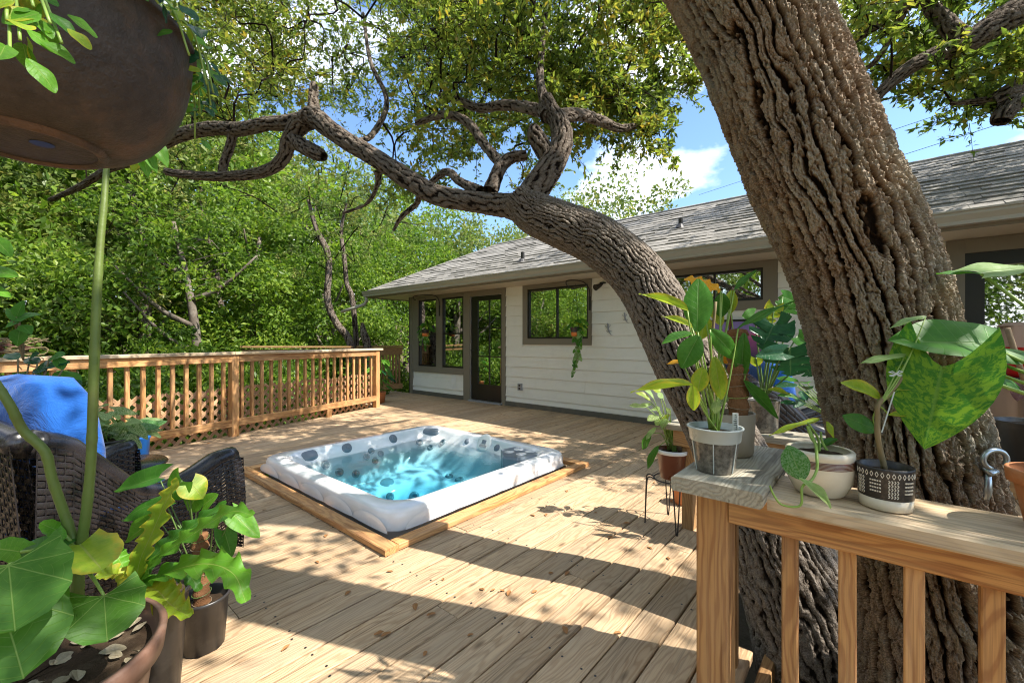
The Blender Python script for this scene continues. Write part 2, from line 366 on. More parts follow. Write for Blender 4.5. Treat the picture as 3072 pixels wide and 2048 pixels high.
M['brownglaze'] = plain('brown_glaze', (0.16, 0.055, 0.03), 0.3, 0.5, var=0.2)
M['tanpot'] = plain('tan_plastic', (0.30, 0.245, 0.175), 0.5, 0.4, var=0.06)
M['coir'] = plain('coir_moss', (0.27, 0.13, 0.06), 0.95, 0.1, var=0.35, scale=70, bump=1.0)
M['planter'] = plain('brown_planter', (0.155, 0.082, 0.055), 0.5, 0.35, var=0.1, scale=5, dirt=(0.25, 0.17, 0.13))
M['rust'] = plain('old_copper', (0.085, 0.062, 0.048), 0.55, 0.35, metal=0.12, var=0.42, scale=45, bump=0.8, dirt=(0.20, 0.10, 0.05))
M['blue'] = None
M['wicker'] = plain('black_wicker', (0.020, 0.017, 0.018), 0.27, 0.6, var=0.2, scale=40)
M['stem'] = plain('green_stem', (0.13, 0.185, 0.035), 0.5, 0.35, var=0.3, scale=14, bump=0.4, dirt=(0.085, 0.07, 0.03))
M['petiole'] = plain('petiole', (0.22, 0.33, 0.06), 0.4, 0.4, var=0.15)
M['petiole_dark'] = plain('petiole_dark', (0.10, 0.17, 0.04), 0.4, 0.4, var=0.15)
M['woody'] = plain('woody_stem', (0.22, 0.17, 0.09), 0.8, 0.2, var=0.2)
M['dryleaf'] = plain('dry_leaf', (0.36, 0.17, 0.06), 0.7, 0.25, var=0.3, scale=30)
M['red'] = plain('red_plastic', (0.55, 0.02, 0.02), 0.4, 0.5)
M['tarp'] = plain('tan_cloth', (0.42, 0.29, 0.21), 0.8, 0.2, var=0.1)
M['wire'] = plain('cable', (0.02, 0.02, 0.022), 0.6, 0.2)

# ================================================================== THE SETTING
def ground_mat():
    m, t, o = newmat('leaf_litter'); g = N(t); tcn = g.n('ShaderNodeTexCoord'); v = tcn.outputs['Object']
    c = g.ramp(g.noise(v, 1.3, 8, 0.7), [(0.3, (0.05, 0.04, 0.02)), (0.5, (0.12, 0.09, 0.05)), (0.7, (0.06, 0.09, 0.03))])
    g.l(g.pbsdf(c, 0.95, 0.1, g.bump(g.noise(v, 22, 6, 0.7), 1.0, 0.05)), o.inputs['Surface']); return m
xs = np.concatenate([np.linspace(-400, -30, 12), np.linspace(-26, 40, 45), np.linspace(46, 400, 12)])
GX, GY = np.meshgrid(xs, xs, indexing='ij')
GZ = -1.7 - 0.10*np.clip(GY-7, 0, 10) + 0.25*np.clip(GY-17, 0, 22) + 0.15*np.sin(GX*0.7)*np.cos(GY*0.6) + 0.02*np.clip(GX-12, 0, 60)
k = len(xs); idx = np.arange(k*k).reshape(k, k)
gf = np.stack([idx[:-1, :-1], idx[1:, :-1], idx[1:, 1:], idx[:-1, 1:]], -1).reshape(-1, 4)
link('ground', mesh_np('ground', np.stack([GX, GY, GZ], -1).reshape(-1, 3), gf, (ground_mat(),), True), kind='structure', label='leaf littered ground sloping away below the deck')
def gz(x, y): return -1.7 - 0.10*min(max(y-7, 0), 10) + 0.25*min(max(y-17, 0), 22) + 0.15*math.sin(x*0.7)*math.cos(y*0.6) + 0.02*min(max(x-12, 0), 60)

# ---- the deck: joists, then every board
WALLX = 5.95
RD = Vector((0.966, 0.2588, 0)); RP = Vector((1.84, 6.13, 0))               # far railing: direction, a post on it
def railx(y): return RP.x + (y - RP.y)*RD.x/RD.y
jb = MB()
for i in range(14):
    x = -2.3 + i*0.61
    if 1.3 < x < 3.6: 
        for y0, y1 in ((-2.2, -1.9), (0.75, 2.12), (4.36, 6.0)): jb.box((x-.02, y0, -.2), (x+.02, y1, -.034))
    else: jb.box((x-.02, -2.2, -.2), (x+.02, min(8.6, 6.0 if x < 4.2 else 8.6) if x > 1 else 5.2, -.034))
deck = jb.build('deck', M['darkrail'], kind='structure', label='weathered pine board deck around the sunken hot tub')
HOLES = [(1.47, 3.46, 2.18, 4.28), (1.50, 2.72, -2.4, 0.30), (1.86, 2.5, 0.29, 0.47)]           # tub, tree well, leaning stem
pitch, bw = 0.1455, 0.139
row = 0; y = -2.05
while y < 8.7:
    xa, xb = -2.4, WALLX - 0.012
    sk = 0.0
    if y > 6.86:
        xa = 4.33 - max(0, (y-6.9))*0.0
    elif railx(y-0.10) > -2.4:
        xa = railx(y - 0.10); sk = RD.x/RD.y
    segs = [(xa, xb, sk, 0.0)]
    for hx0, hx1, hy0, hy1 in HOLES:
        if y + bw/2 > hy0 and y - bw/2 < hy1:
            out = []
            for a, b, s0, s1 in segs:
                if hx0 > a and hx1 < b: out += [(a, hx0, s0, 0), (hx1, b, 0, s1)]
                elif hx0 <= a < hx1: out.append((hx1, b, 0, s1))
                elif hx0 < b <= hx1: out.append((a, hx0, s0, 0))
                else: out.append((a, b, s0, s1))
            segs = out
    for a, b, s0, s1 in segs:
        cuts = [a]
        j = -2.4 + (row * 1.83 + (row % 3) * 0.61) % 3.66
        while j < b - 0.3:
            if j > a + 0.3 + abs(s0)*bw: cuts.append(j)
            j += 3.66
        cuts.append(b)
        for i in range(len(cuts)-1):
            p, q = cuts[i] + (0.0015 if i else 0), cuts[i+1] - 0.0015
            if q - p < 0.06: continue
            dz = random.uniform(-0.0016, 0.0016)
            lumber('plank', (p, y, -0.017+dz), (q, y+random.uniform(-.0012, .0012), -0.017+dz), bw + random.uniform(-.0025, .0015), 0.034, M['deck'], deck, ch=0.004,
                   skew0=s0 if i == 0 else 0, skew1=s1 if i == len(cuts)-2 else 0)
    y += pitch; row += 1
# deck screws, two to a joist
sm = MB()
for ry in range(66):
    yb = -2.05 + ry*pitch
    for i in range(14):
        x = -2.3 + i*0.61
        if x < 0 or any(a-.05 < x < b+.05 and c-.05 < yb < d+.05 for a, b, c, d in HOLES): continue
        if x < railx(yb-.1) and yb < 6.86: continue
        if yb >= 6.86 and x < 4.4: continue
        for dy in (-.045, .045):
            cx, cy2 = x+random.uniform(-.012, .012), yb+dy+random.uniform(-.006, .006)
            sm.add([(cx+.0052*math.cos(t), cy2+.0052*math.sin(t), .0028) for t in np.linspace(0, 5.236, 6)], [(0, 1, 2, 3, 4, 5)])
part(sm, 'screw_heads', M['iron'], deck, kind='stuff')

# ---- the house
house = empty('house', (WALLX, 2.0, 0), label='cream sided single storey house with grey shingle hip roof', category='house')
def wy(px): return onx(px, 1020, WALLX).y
def wz(px, py): return onx(px, py, WALLX).z
ZS = 2.168
YC = 8.05
def hpart(mb, name, mat, parent=house, smooth=False, **kw): return part(mb, name, mat, parent, smooth, **kw)
# openings: y0,y1,z0,z1 of the hole, and of the trim round it
def yy(a, b): return (wy(b), wy(a))
zA0, zA1 = 0.63, 2.085
openA = (*yy(1257, 1311), zA0, zA1); openB = (*yy(1328, 1391), zA0, zA1)
openD = (*yy(1412, 1507), 0.03, 2.06)
open3 = (*yy(1584, 1766), 1.225, 2.09)
open4 = (*yy(1985, 2290), 1.69, 2.085)
openS = (-3.4, wy(2894), 0.05, 2.03)
OPEN = [openA, openB, openD, open3, open4, openS]
# inner wall skin
ys = sorted({-4.9, YC-0.02} | {o[0] for o in OPEN} | {o[1] for o in OPEN})
wm = MB()
for a, b in zip(ys[:-1], ys[1:]):
    hol = [o for o in OPEN if o[0] <= a+1e-6 and o[1] >= b-1e-6]
    z = -0.3
    for o in sorted(hol, key=lambda q: q[2]):
        wm.box((WALLX+.004, a, z), (WALLX+.11, b, o[2])); z = o[3]
    wm.box((WALLX+.004, a, z), (WALLX+.11, b, 2.3))
wm.box((WALLX+.004, YC-.02, -.3), (9.4, YC, 2.3))
wall = hpart(wm, 'wall', M['siding'])
# rooms behind the glass
rm = MB(); rm.box((8.6, -4.9, -.3), (8.7, YC-.03, 2.3)); rm.box((WALLX+.11, -4.9, 2.22), (8.6, YC-.03, 2.3)); rm.box((WALLX+.11, 5.2, 0), (8.6, 5.28, 2.3)); rm.box((WALLX+.11, 2.2, 0), (8.6, 2.28, 2.3)); rm.box((WALLX+.11, -0.3, 0), (8.6, -.22, 2.3))
hpart(rm, 'room_partition', M['roomwall'])
rf = MB(); rf.box((WALLX+.11, -4.9, -.05), (8.6, YC-.03, 0.0)); hpart(rf, 'room_floor', M['roomfloor'])
# lap siding, board by board
TR = [(wy(1393)+.004, YC+.02, 0.50, 2.2), (wy(1519), wy(1393)+.004, -.1, 2.2), (*yy(1570, 1777), 1.12, 2.2), (*yy(1960, 2334), 1.575, 2.2), (-3.6, wy(2838), -.1, 2.2)]
ex = 0.1828; z = -0.014
rowi = 0
while z < ZS - 0.01:
    z0, z1 = max(z+.007, 0.085), min(z+ex, ZS)
    segs = [(-4.9, YC-0.10)]
    for a, b, c, d in TR:
        if z1 - .02 > c and z0 < d:
            out = []
            for p, q in segs:
                if a > p and b < q: out += [(p, a), (b, q)]
                elif a <= p < b: out.append((b, q)) if b < q else None
                elif a < q <= b: out.append((p, a))
                else: out.append((p, q))
            segs = out
    for p, q in segs:
        cuts = [p] + [c for c in (0.9 + (rowi % 3)*1.3, 4.55 - (rowi % 2)*.4 if rowi > 9 else -9) if p+.4 < c < q-.4] + [q]
        for a, b in zip(cuts[:-1], cuts[1:]):
            if b-a < .03: continue
            pr = MB().prism([(-.004, 0), (-.004, z1-z0), (.003, z1-z0), (.021, 0)], (0, -(b-a)/2+.001, 0), (0, (b-a)/2-.001, 0), (-1, 0, 0), (0, 0, 1))
            link('siding_board', pr.mesh('siding_board', M['siding']), wall, Matrix.Translation(Vector((WALLX, (a+b)/2, z0)) - root_shift(wall)))
    z += ex; rowi += 1
# trim boards: (y0,y1,z0,z1)
def trimboard(y0, y1, z0, z1, mat=M['trim'], th=.024, parent=None, name='trim_board'):
    mb = MB().box((WALLX-th, y0, z0), (WALLX+.003, y1, z1)); return hpart(mb, name, mat, parent or house)
trimboard(YC-.10, YC+.02, 0.0, ZS-.002, th=.030)                                    # corner board
hpart(MB().box((WALLX-.03, YC+.0, 0), (WALLX+.08, YC+.026, ZS-.002)), 'trim_board', M['trim'])
trimboard(wy(1391), YC-.10, 0.50, zA0); trimboard(wy(1391), YC-.10, zA1, ZS-.002)
trimboard(openB[1], openA[0], zA0, zA1)
if openA[1] < YC-.10: trimboard(openA[1], YC-.10, zA0, zA1)
d0, d1 = openD[0], openD[1]
trimboard(d1+.002, wy(1393)+.002, 0.0, ZS-.004, th=.027); trimboard(wy(1519), d0-.002, 0.0, ZS-.004, th=.027); trimboard(d0-.002, d1+.002, 2.062, ZS-.004, th=.025)
for o, t in ((open3, (*yy(1570, 1777), 1.12, ZS-.004)), (open4, (*yy(1960, 2334), 1.575, ZS-.004))):
    trimboard(t[0], o[0], t[2], t[3]); trimboard(o[1], t[1], t[2], t[3]); trimboard(o[0], o[1], t[2], o[2], th=.026); trimboard(o[0], o[1], o[3], t[3], th=.026)
trimboard(openS[1], wy(2838), 0.0, ZS-.004); trimboard(-3.6, openS[1], openS[3], ZS-.004, th=.027)
trimboard(wy(1391), YC-.10, 0.0, .085, M['trimdark'], .020, name='skirt_board'); trimboard(-0.49, wy(1519), -.02, .092, M['trimdark'], .020, name='skirt_board')

# glass
def glass_mat(name, refl, tint=(0.75, 0.8, 0.76)):
    m, t, o = newmat(name); g = N(t)
    lw = g.n('ShaderNodeLayerWeight'); lw.inputs['Blend'].default_value = 0.25
    f = g.math('ADD', g.math('MULTIPLY', lw.outputs['Fresnel'], 0.5), refl, True)
    gl = g.n('ShaderNodeBsdfGlossy'); gl.inputs['Roughness'].default_value = 0.015; gl.inputs['Color'].default_value = (0.95, 0.97, 0.95, 1)
    tcn = g.n('ShaderNodeTexCoord'); g.l(g.bump(g.noise(tcn.outputs['Object'], 2.2, 2, 0.5), 0.02, 0.05), gl.inputs['Normal'])
    tr = g.n('ShaderNodeBsdfTransparent'); tr.inputs['Color'].default_value = (*tint, 1)
    mx = g.n('ShaderNodeMixShader'); g.l(f, mx.inputs[0]); g.l(tr.outputs[0], mx.inputs[1]); g.l(gl.outputs[0], mx.inputs[2]); g.l(mx.outputs[0], o.inputs['Surface']); return m
M['glass'] = glass_mat('window_glass', 0.46); M['glassdark'] = glass_mat('coated_glass', 0.58, (0.6, 0.65, 0.6))
def window(o, divs_y=(), divs_z=(), fr=.032, gm='glass', depth=.045):
    y0, y1, z0, z1 = o; c = Vector((WALLX, (y0+y1)/2, z0))
    f = MB(); x0, x1 = WALLX+.006, WALLX+.006+depth
    f.box((x0-.012, y0, z0), (x1, y0+fr, z1)); f.box((x0-.012, y1-fr, z0), (x1, y1, z1)); f.box((x0-.012, y0+fr, z0), (x1, y1-fr, z0+fr)); f.box((x0-.012, y0+fr, z1-fr), (x1, y1-fr, z1))
    w = hpart(f, 'window', M['black'])
    yl = [y0+fr] + list(divs_y) + [y1-fr]; zl = [z0+fr] + list(divs_z) + [z1-fr]
    for d in divs_y: hpart(MB().box((x0-.006, d-.011, z0+fr), (x1-.004, d+.011, z1-fr)), 'mullion', M['black'], w)
    for d in divs_z: hpart(MB().box((x0-.008, y0+fr, d-.016), (x1-.006, y1-fr, d+.016)), 'meeting_rail', M['black'], w)
    for a, b in zip(yl[:-1], yl[1:]):
        for c0, c1 in zip(zl[:-1], zl[1:]):
            hpart(MB().box((x0+.018, a-.003, c0-.003), (x0+.022, b+.003, c1+.003)), 'pane', M[gm], w)
    return w
window(openA, (), (1.335,)); window(openB, (), (1.335,)); window(open3, (wy(1670),), (), fr=.028, gm='glassdark'); window(open4, (wy(2143),), (), fr=.03, gm='glassdark')
wS = window((openS[0], openS[1], openS[2], openS[3]), (-2.0,), (), fr=.13, gm='glassdark', depth=.06)
# door with six lites
y0, y1, z0, z1 = openD
g0, g1 = wy(1501), wy(1432); gz0, gz1 = 0.345, 1.965
dm = MB(); xa, xb = WALLX+.010, WALLX+.055
dm.box((xa, y0+.004, z0+.004), (xb, g0, z1-.004)); dm.box((xa, g1, z0+.004), (xb, y1-.004, z1-.004)); dm.box((xa, g0, z0+.004), (xb, g1, gz0)); dm.box((xa, g0, gz1), (xb, g1, z1-.004))
door = hpart(dm, 'door', M['black'])
ym = (g0+g1)/2; zs = [gz0 + (gz1-gz0)*k/3 for k in range(4)]
hpart(MB().box((xa+.004, ym-.011, gz0), (xb-.01, ym+.011, gz1)), 'muntin', M['black'], door)
for zz in zs[1:3]: hpart(MB().box((xa+.006, g0, zz-.011), (xb-.012, g1, zz+.011)), 'muntin', M['black'], door)
for a, b in ((g0, ym), (ym, g1)):
    for c, d in zip(zs[:-1], zs[1:]): hpart(MB().box((xa+.016, a, c), (xa+.02, b, d)), 'pane', M['glass'], door)
hd = MB().tube([(xa-.004, y1-.05, 1.0), (xa-.05, y1-.05, 1.0), (xa-.055, y1-.07, 1.0), (xa-.055, y1-.15, 1.0)], .008, 8)
hpart(hd, 'handle', M['iron'], door)
hpart(MB().box((WALLX-.07, y0-.01, 0.002), (WALLX+.06, y1+.01, .03)), 'threshold', M['grey_plastic'])
# eaves: soffit, fascia, gutter, downspout
EX, EZ, SL = 5.287, 2.30, 0.53; RX = 7.35; RZ = EZ + SL*(RX-EX); YE = 8.713
hpart(MB().box((EX+.012, -5.4, ZS), (WALLX+.2, YE-.012, ZS+.014)).box((WALLX+.2, YC-.1, ZS), (9.3, YE-.012, ZS+.0138)), 'soffit', M['soffit'])
hpart(MB().box((EX-.004, -5.4, ZS-.022), (EX+.012, YE, EZ-.012)).box((EX+.012, YE-.016, ZS-.022), (9.3, YE-.001, EZ-.0125)), 'fascia', M['trim'])
gp = [(0, 0), (0, .115), (-.005, .115), (-.125, .118), (-.125, .104), (-.112, .098), (-.112, .075), (-.085, .03), (-.085, 0)]
gt = MB().prism([(a, b) for a, b in gp], (EX-.005, -5.4, EZ-.125), (EX-.005, YE+.09, EZ-.125), (1, 0, 0), (0, 0, 1))
gutter = hpart(gt, 'gutter', M['gutter'])
ds0 = Vector((EX-.05, YE+.02, EZ-.13))
dsp = [ds0, ds0+V(0, 0, -.10), ds0+V(-.03, .04, -.17), ds0+V(-.14, .17, -.23), ds0+V(-.36, .42, -.33)]
hpart(MB().tube(dsp, .036, 10), 'downspout', M['gutter'], smooth=True)
# roof: decking, then shingles (the nearest ones each on their own)
def shingle_mat():
    m, t, o = newmat('asphalt_shingle'); g = N(t); a = g.n('ShaderNodeAttribute', attribute_name='tint'); r = objrand(g)
    f = g.math('FRACT', g.math('ADD', a.outputs['Fac'], r)); tcn = g.n('ShaderNodeTexCoord')
    c = g.ramp(f, [(0, (0.20, 0.19, 0.17)), (0.5, (0.27, 0.255, 0.23)), (1, (0.35, 0.33, 0.30))])
    n = g.noise(tcn.outputs['Object'], 260, 2, 0.6); c = g.mix(g.math('MULTIPLY', n, 0.5), c, (0.10, 0.095, 0.085))
    g.l(g.pbsdf(c, 0.95, 0.15, g.bump(n, 0.6, 0.004)), o.inputs['Surface']); return m
M['shingle'] = shingle_mat()
rt = MB()
HIPY = YE - (RX-EX)
rt.add([(EX-.02, -5.4, EZ-.01), (EX-.02, YE+.02, EZ-.01), (RX, HIPY, RZ), (RX, -5.4, RZ)], [(0, 1, 2, 3)])
rt.add([(EX-.02, YE+.02, EZ-.012), (2*RX-EX, YE+.02, EZ-.012), (RX, HIPY, RZ-.001)], [(0, 1, 2)])
rt.add([(2*RX-EX, YE+.02, EZ-.012), (2*RX-EX, -5.4, EZ-.012), (RX, -5.4, RZ-.001), (RX, HIPY, RZ-.001)], [(0, 1, 2, 3)])
roof = hpart(rt, 'roof', M['shingle'])
sl = Vector((1, 0, SL)).normalized(); nrm = Vector((-SL, 0, 1)).normalized()
SLEN = (RX-EX)/sl.x; expo = SLEN/17.0
big = MB(); tints = []; single = 0
cand = []
for r_ in range(17):
    s0 = r_*expo
    ylim = YE - (s0+expo)*sl.x + .02
    yv = -5.3 + random.random()*.3
    while yv < ylim:
        w_ = random.choice((.2, .28, .33, .33, .4))
        cand.append((yv, min(yv+w_, ylim+.1), s0, r_)); yv += w_
def dist(c):
    if c[0] < -1.25: return 99
    p = Vector((EX, (c[0]+c[1])/2, EZ)) + sl*c[2]; return (p-CAM).length
near = set(sorted(range(len(cand)), key=lambda i: dist(cand[i]))[:290])
def shing_verts(w_, thick):
    L = expo*1.12; b = .006
    pr = [(0, .0025), (L, .0015), (L, .004), (0, thick)]
    return [(0, a, b2) for a, b2 in pr], L
for i, (a, b, s0, r_) in enumerate(cand):
    th = random.choice((.010, .015, .022)); L = expo*1.12
    off = Vector((EX-.03, 0, EZ-.005)) + sl*s0 + nrm*.004
    loc = [sl*0+nrm*.002, sl*L+nrm*.0015, sl*L+nrm*.005, sl*0+nrm*th]
    vs = [V(0, .0015, 0)+p for p in loc] + [V(0, b-a-.0015, 0)+p for p in loc]
    fs = [(0, 1, 5, 4), (1, 2, 6, 5), (2, 3, 7, 6), (3, 0, 4, 7), (3, 2, 1, 0), (4, 5, 6, 7)]
    o0 = off + V(0, a, 0)
    if i in near:
        me = mesh_np('shingle', [tuple(v) for v in vs], fs, (M['shingle'],))
        link('shingle', me, roof, Matrix.Translation(o0 - root_shift(roof)))
    else:
        big.add([v+o0 for v in vs], fs); tints += [random.random()]*6
me = mesh_np('far_shingles', big.v, big.f, (M['shingle'],), face_attr=tints)
o = link('far_shingles', me, roof, Matrix.Translation(-root_shift(roof)), kind='stuff')
hpart(MB().tube([(RX, HIPY, RZ+.012), (RX, -5.4, RZ+.012)], .035, 6).tube([(EX, YE, EZ+.004), (RX, HIPY, RZ+.012)], .03, 6), 'ridge_cap', M['shingle'], roof)
# pipes through the roof
def on_roof(px, py):
    r = ray(px, py); n_ = nrm; p0 = Vector((EX, 0, EZ)); return CAM + r*((p0-CAM).dot(n_)/r.dot(n_))
for px, py, hh in ((1568, 786, .17), (2042, 684, .13)):
    p = on_roof(px, py); hpart(MB().tube([p+V(0, 0, -.02), p+V(0, 0, hh)], .032, 12).tube([p+V(-.03, 0, -.02), p+V(-.02, 0, .05)], [.075, .04], 12), 'vent_pipe', M['iron'], smooth=False)
hpart(MB().tube([(RX+.5, 6.15, RZ-.4), (RX+.5, 6.15, RZ+.22)], .05, 12), 'flue', M['white'])

# small things fixed on the wall
pO = onx(1563, 1160, WALLX)
ol = empty('outlet_box', pO, label='grey outdoor outlet cover low on the cream siding', category='outlet')
part(MB().box((WALLX-.045, pO.y-.045, pO.z-.06), (WALLX-.012, pO.y+.045, pO.z+.06)), 'cover', M['grey_plastic'], ol)
for dz in (-.026, .026): part(MB().box((WALLX-.050, pO.y-.018, pO.z+dz-.016), (WALLX-.044, pO.y+.018, pO.z+dz+.016)), 'socket', M['black'], ol)
pN = onx(1363, 1148, WALLX)
link('notice_sheet', MB().grid([[V(WALLX-.016-.006*math.sin(3*v)*(0.4+u), pN.y-.065+.13*u, pN.z-.15+.3*v) for u in (0, .33, .66, 1)] for v in (0, .25, .5, .75, 1)]).mesh('notice_sheet', M['white'], True), label='blank white sheet fixed to the siding beside the black door', category='sheet')
pl = onx(1811, 861, WALLX)
fl = empty('spot_light', pl, label='small brown wall flood light under the soffit beside the tree trunk', category='light')
part(MB().lathe([(0, 0), (.05, 0), (.05, .02), (0, .02)], (WALLX-.03, pl.y, pl.z+.05), 12), 'mount', M['iron'], fl)
part(MB().tube([(WALLX-.03, pl.y, pl.z+.05), (WALLX-.08, pl.y+.02, pl.z+.02), (WALLX-.17, pl.y+.05, pl.z-.02)], [.012, .03, .05], 12), 'lamp_head', M['iron'], fl)
def gecko(px, py, s, lab):
    c = onx(px, py, WALLX-.022); mb = MB(); up = V(0, .25, 1).normalized(); sd_ = V(0, -1, .25).normalized()
    def q(a, b): return c + sd_*a*s + up*b*s
    mb.tube([q(.0, .5), q(.02, .38), q(0, .2), q(-.03, 0), q(.0, -.2), q(.08, -.4), q(.2, -.5)], [v*s for v in (.03, .075, .05, .07, .05, .03, .008)], 8)
    for a, b, c2, d2 in ((.05, .2, .22, .3), (-.05, .2, -.2, .34), (.04, -.14, .2, -.2), (-.05, -.14, -.2, -.06)):
        mb.tube([q(a, b), q((a+c2)/2, b-.02), q(c2, d2)], [.03*s, .02*s, .028*s], 6)
    link('gecko_ornament', mb.mesh('gecko_ornament', M['grey_plastic'], True), label=lab, category='ornament', group='metal geckos on the siding')
gecko(1826, 988, .2, 'grey metal gecko ornament in the open on the cream siding'); gecko(1876, 954, .17, 'grey metal gecko ornament close against the leaning tree stem')

# ---- hanging wall plants with scroll brackets
def bracket(px0, py0, px1, py1, lab):
    a = onx(px0, py0, WALLX-.03); b = onx(px1, py1, WALLX-.03)
    r = empty('scroll_bracket', a, label=lab, category='bracket', group='scroll brackets on the wall')
    tip = V(WALLX-.34, b.y, b.z-.02)
    part(MB().tube(spline([a, a+V(-.01, .0, .16), a+V(-.07, .04, .26), (a+tip)/2+V(0, 0, .17), tip+V(0, 0, .03), tip+V(-.02, 0, -.03), tip+V(.03, 0, -.05)], 26), .009, 8), 'arm', M['iron'], r, True)
    part(MB().box((WALLX-.032, a.y-.018, a.z-.16), (WALLX-.022, a.y+.018, a.z+.06)), 'plate', M['iron'], r)
    return tip

# ---- the far railing with its lattice
rail = empty('deck_railing', RP, label='new orange pine railing with balusters along the far deck edge', category='railing')
ND = Vector((-RD.y, RD.x, 0))
def rp(s, off=0, z=0): return RP + RD*s + ND*off + UP*z
SEND = 2.51
for s in (-2.55, 0.0, SEND):
    lumber('post', rp(s, 0, -.3), rp(s, 0, 1.012), .09, .09, M['rail'], rail, up=ND, ch=.006)
lumber('cap_board', rp(-5.2, 0, 1.034), rp(-.02, 0, 1.034), .14, .037, M['railtop'], rail, ch=.006); lumber('cap_board', rp(-.016, 0, 1.034), rp(SEND+.10, 0, 1.034), .14, .037, M['railtop'], rail, ch=.006)
for a, b in ((-5.2, -2.60), (-2.505, -.047), (.047, SEND-.047)):
    lumber('top_rail', rp(a, -.022, .969), rp(b, -.022, .969), .038, .089, M['rail'], rail)
    lumber('bottom_rail', rp(a, -.022, .168), rp(b, -.022, .168), .038, .089, M['rail'], rail)
    n = int(round((b-a)/.1375)); st = (b-a)/n
    for i in range(n):
        s = a + (i+.5)*st
        if s < -2.4: continue
        lumber('baluster', rp(s, .018, .06 if random.random() < .04 else .125), rp(s, .018, 1.012), .037, .037, M['rail'], rail, up=ND, ch=.003)
lumber('support_block', rp(1.45, -.02, 0.001), rp(1.45, -.02, .122), .085, .04, M['rail'], rail, up=ND)
latt = empty('lattice_panel', rp(0, .10, 0), label='pale wooden diagonal lattice fixed behind the far railing', category='lattice')
LZ0, LZ1, LA, LB = -.16, .60, -2.6, SEND+.02
for sg in (1, -1):
    s0 = LA - (LZ1-LZ0)
    while s0 < LB + (LZ1-LZ0):
        za, zb = LZ0, LZ1
        f = lambda z: s0 + sg*(z-LZ0)
        # trim on the panel's ends
        zr = [z for z in np.linspace(LZ0, LZ1, 60) if LA <= f(z) <= LB]
        if len(zr) > 4:
            za, zb = zr[0], zr[-1]; off = .085 if sg > 0 else .093
            lumber('slat', rp(f(za), off, za), rp(f(zb), off, zb), .036, .007, M['lattice'], latt, up=ND, ch=.001)
        s0 += .118
# ---- the old railing in the shade by the house corner, and the stair rail behind
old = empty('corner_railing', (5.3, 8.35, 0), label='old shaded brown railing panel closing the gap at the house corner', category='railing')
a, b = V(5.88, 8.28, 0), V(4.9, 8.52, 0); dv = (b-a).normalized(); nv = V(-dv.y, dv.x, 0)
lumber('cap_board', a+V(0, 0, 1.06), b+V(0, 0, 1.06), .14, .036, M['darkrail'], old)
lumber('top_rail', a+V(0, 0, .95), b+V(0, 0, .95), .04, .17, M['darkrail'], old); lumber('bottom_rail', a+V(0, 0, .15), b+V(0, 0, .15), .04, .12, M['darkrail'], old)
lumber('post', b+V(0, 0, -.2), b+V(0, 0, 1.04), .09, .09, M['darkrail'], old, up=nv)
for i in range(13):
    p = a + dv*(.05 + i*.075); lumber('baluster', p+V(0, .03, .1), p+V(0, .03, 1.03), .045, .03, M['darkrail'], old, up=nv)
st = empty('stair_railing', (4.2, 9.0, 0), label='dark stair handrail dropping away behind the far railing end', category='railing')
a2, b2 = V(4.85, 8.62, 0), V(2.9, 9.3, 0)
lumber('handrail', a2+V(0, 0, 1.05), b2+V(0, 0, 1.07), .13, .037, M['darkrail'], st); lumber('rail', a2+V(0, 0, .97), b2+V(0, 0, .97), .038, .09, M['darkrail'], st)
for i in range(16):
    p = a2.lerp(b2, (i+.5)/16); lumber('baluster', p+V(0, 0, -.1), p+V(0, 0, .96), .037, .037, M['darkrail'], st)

# ---- the near railing round the tree well
nr = empty('well_railing', (1.4, 0.36, 0), label='near orange pine railing with four balusters in front of the tree trunk', category='railing')
lumber('post', (1.3925, .3655, -.4), (1.3925, .3655, .781), .089, .089, M['rail'], nr, up=(1, 0, 0), ch=.005)
lumber('cap_board', (1.375, .208, .781), (1.375, -2.2, .781), .235, .037, M['railtop'], nr, ch=.006)
lumber('top_rail', (1.366, .319, .717), (1.366, -2.2, .717), .038, .089, M['rail'], nr, ch=.004)
for i in range(15):
    yb = .176 - .1252*i
    lumber('baluster', (1.405, yb, -.22), (1.405, yb, .761), .037, .037, M['rail'], nr, up=(1, 0, 0), ch=.003)
shelf = empty('shelf_board', (1.45, .32, .80), label='thick grey weathered board shelf on the near railing post', category='shelf')
lumber('board', (1.20, .320, .802), (1.74, .320, .802), .225, .040, M['shelfwood'], shelf, ch=.006)
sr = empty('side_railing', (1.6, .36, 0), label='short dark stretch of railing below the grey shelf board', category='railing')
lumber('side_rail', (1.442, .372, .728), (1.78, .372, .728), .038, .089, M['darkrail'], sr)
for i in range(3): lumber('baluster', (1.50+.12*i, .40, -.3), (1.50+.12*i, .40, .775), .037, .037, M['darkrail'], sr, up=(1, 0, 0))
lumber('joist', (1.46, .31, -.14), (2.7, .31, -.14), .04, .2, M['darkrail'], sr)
fr_ = empty('plant_bench', (2.85, 0, 0), label='low grey board bench holding pots behind the tree trunks', category='bench')
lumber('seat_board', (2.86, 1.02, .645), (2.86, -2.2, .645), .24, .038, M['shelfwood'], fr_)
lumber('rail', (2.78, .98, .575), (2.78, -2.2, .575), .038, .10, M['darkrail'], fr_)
for yb in (.9, .0, -.9): lumber('leg', (2.82, yb, -.02), (2.82, yb, .624), .07, .07, M['darkrail'], fr_, up=(1, 0, 0))

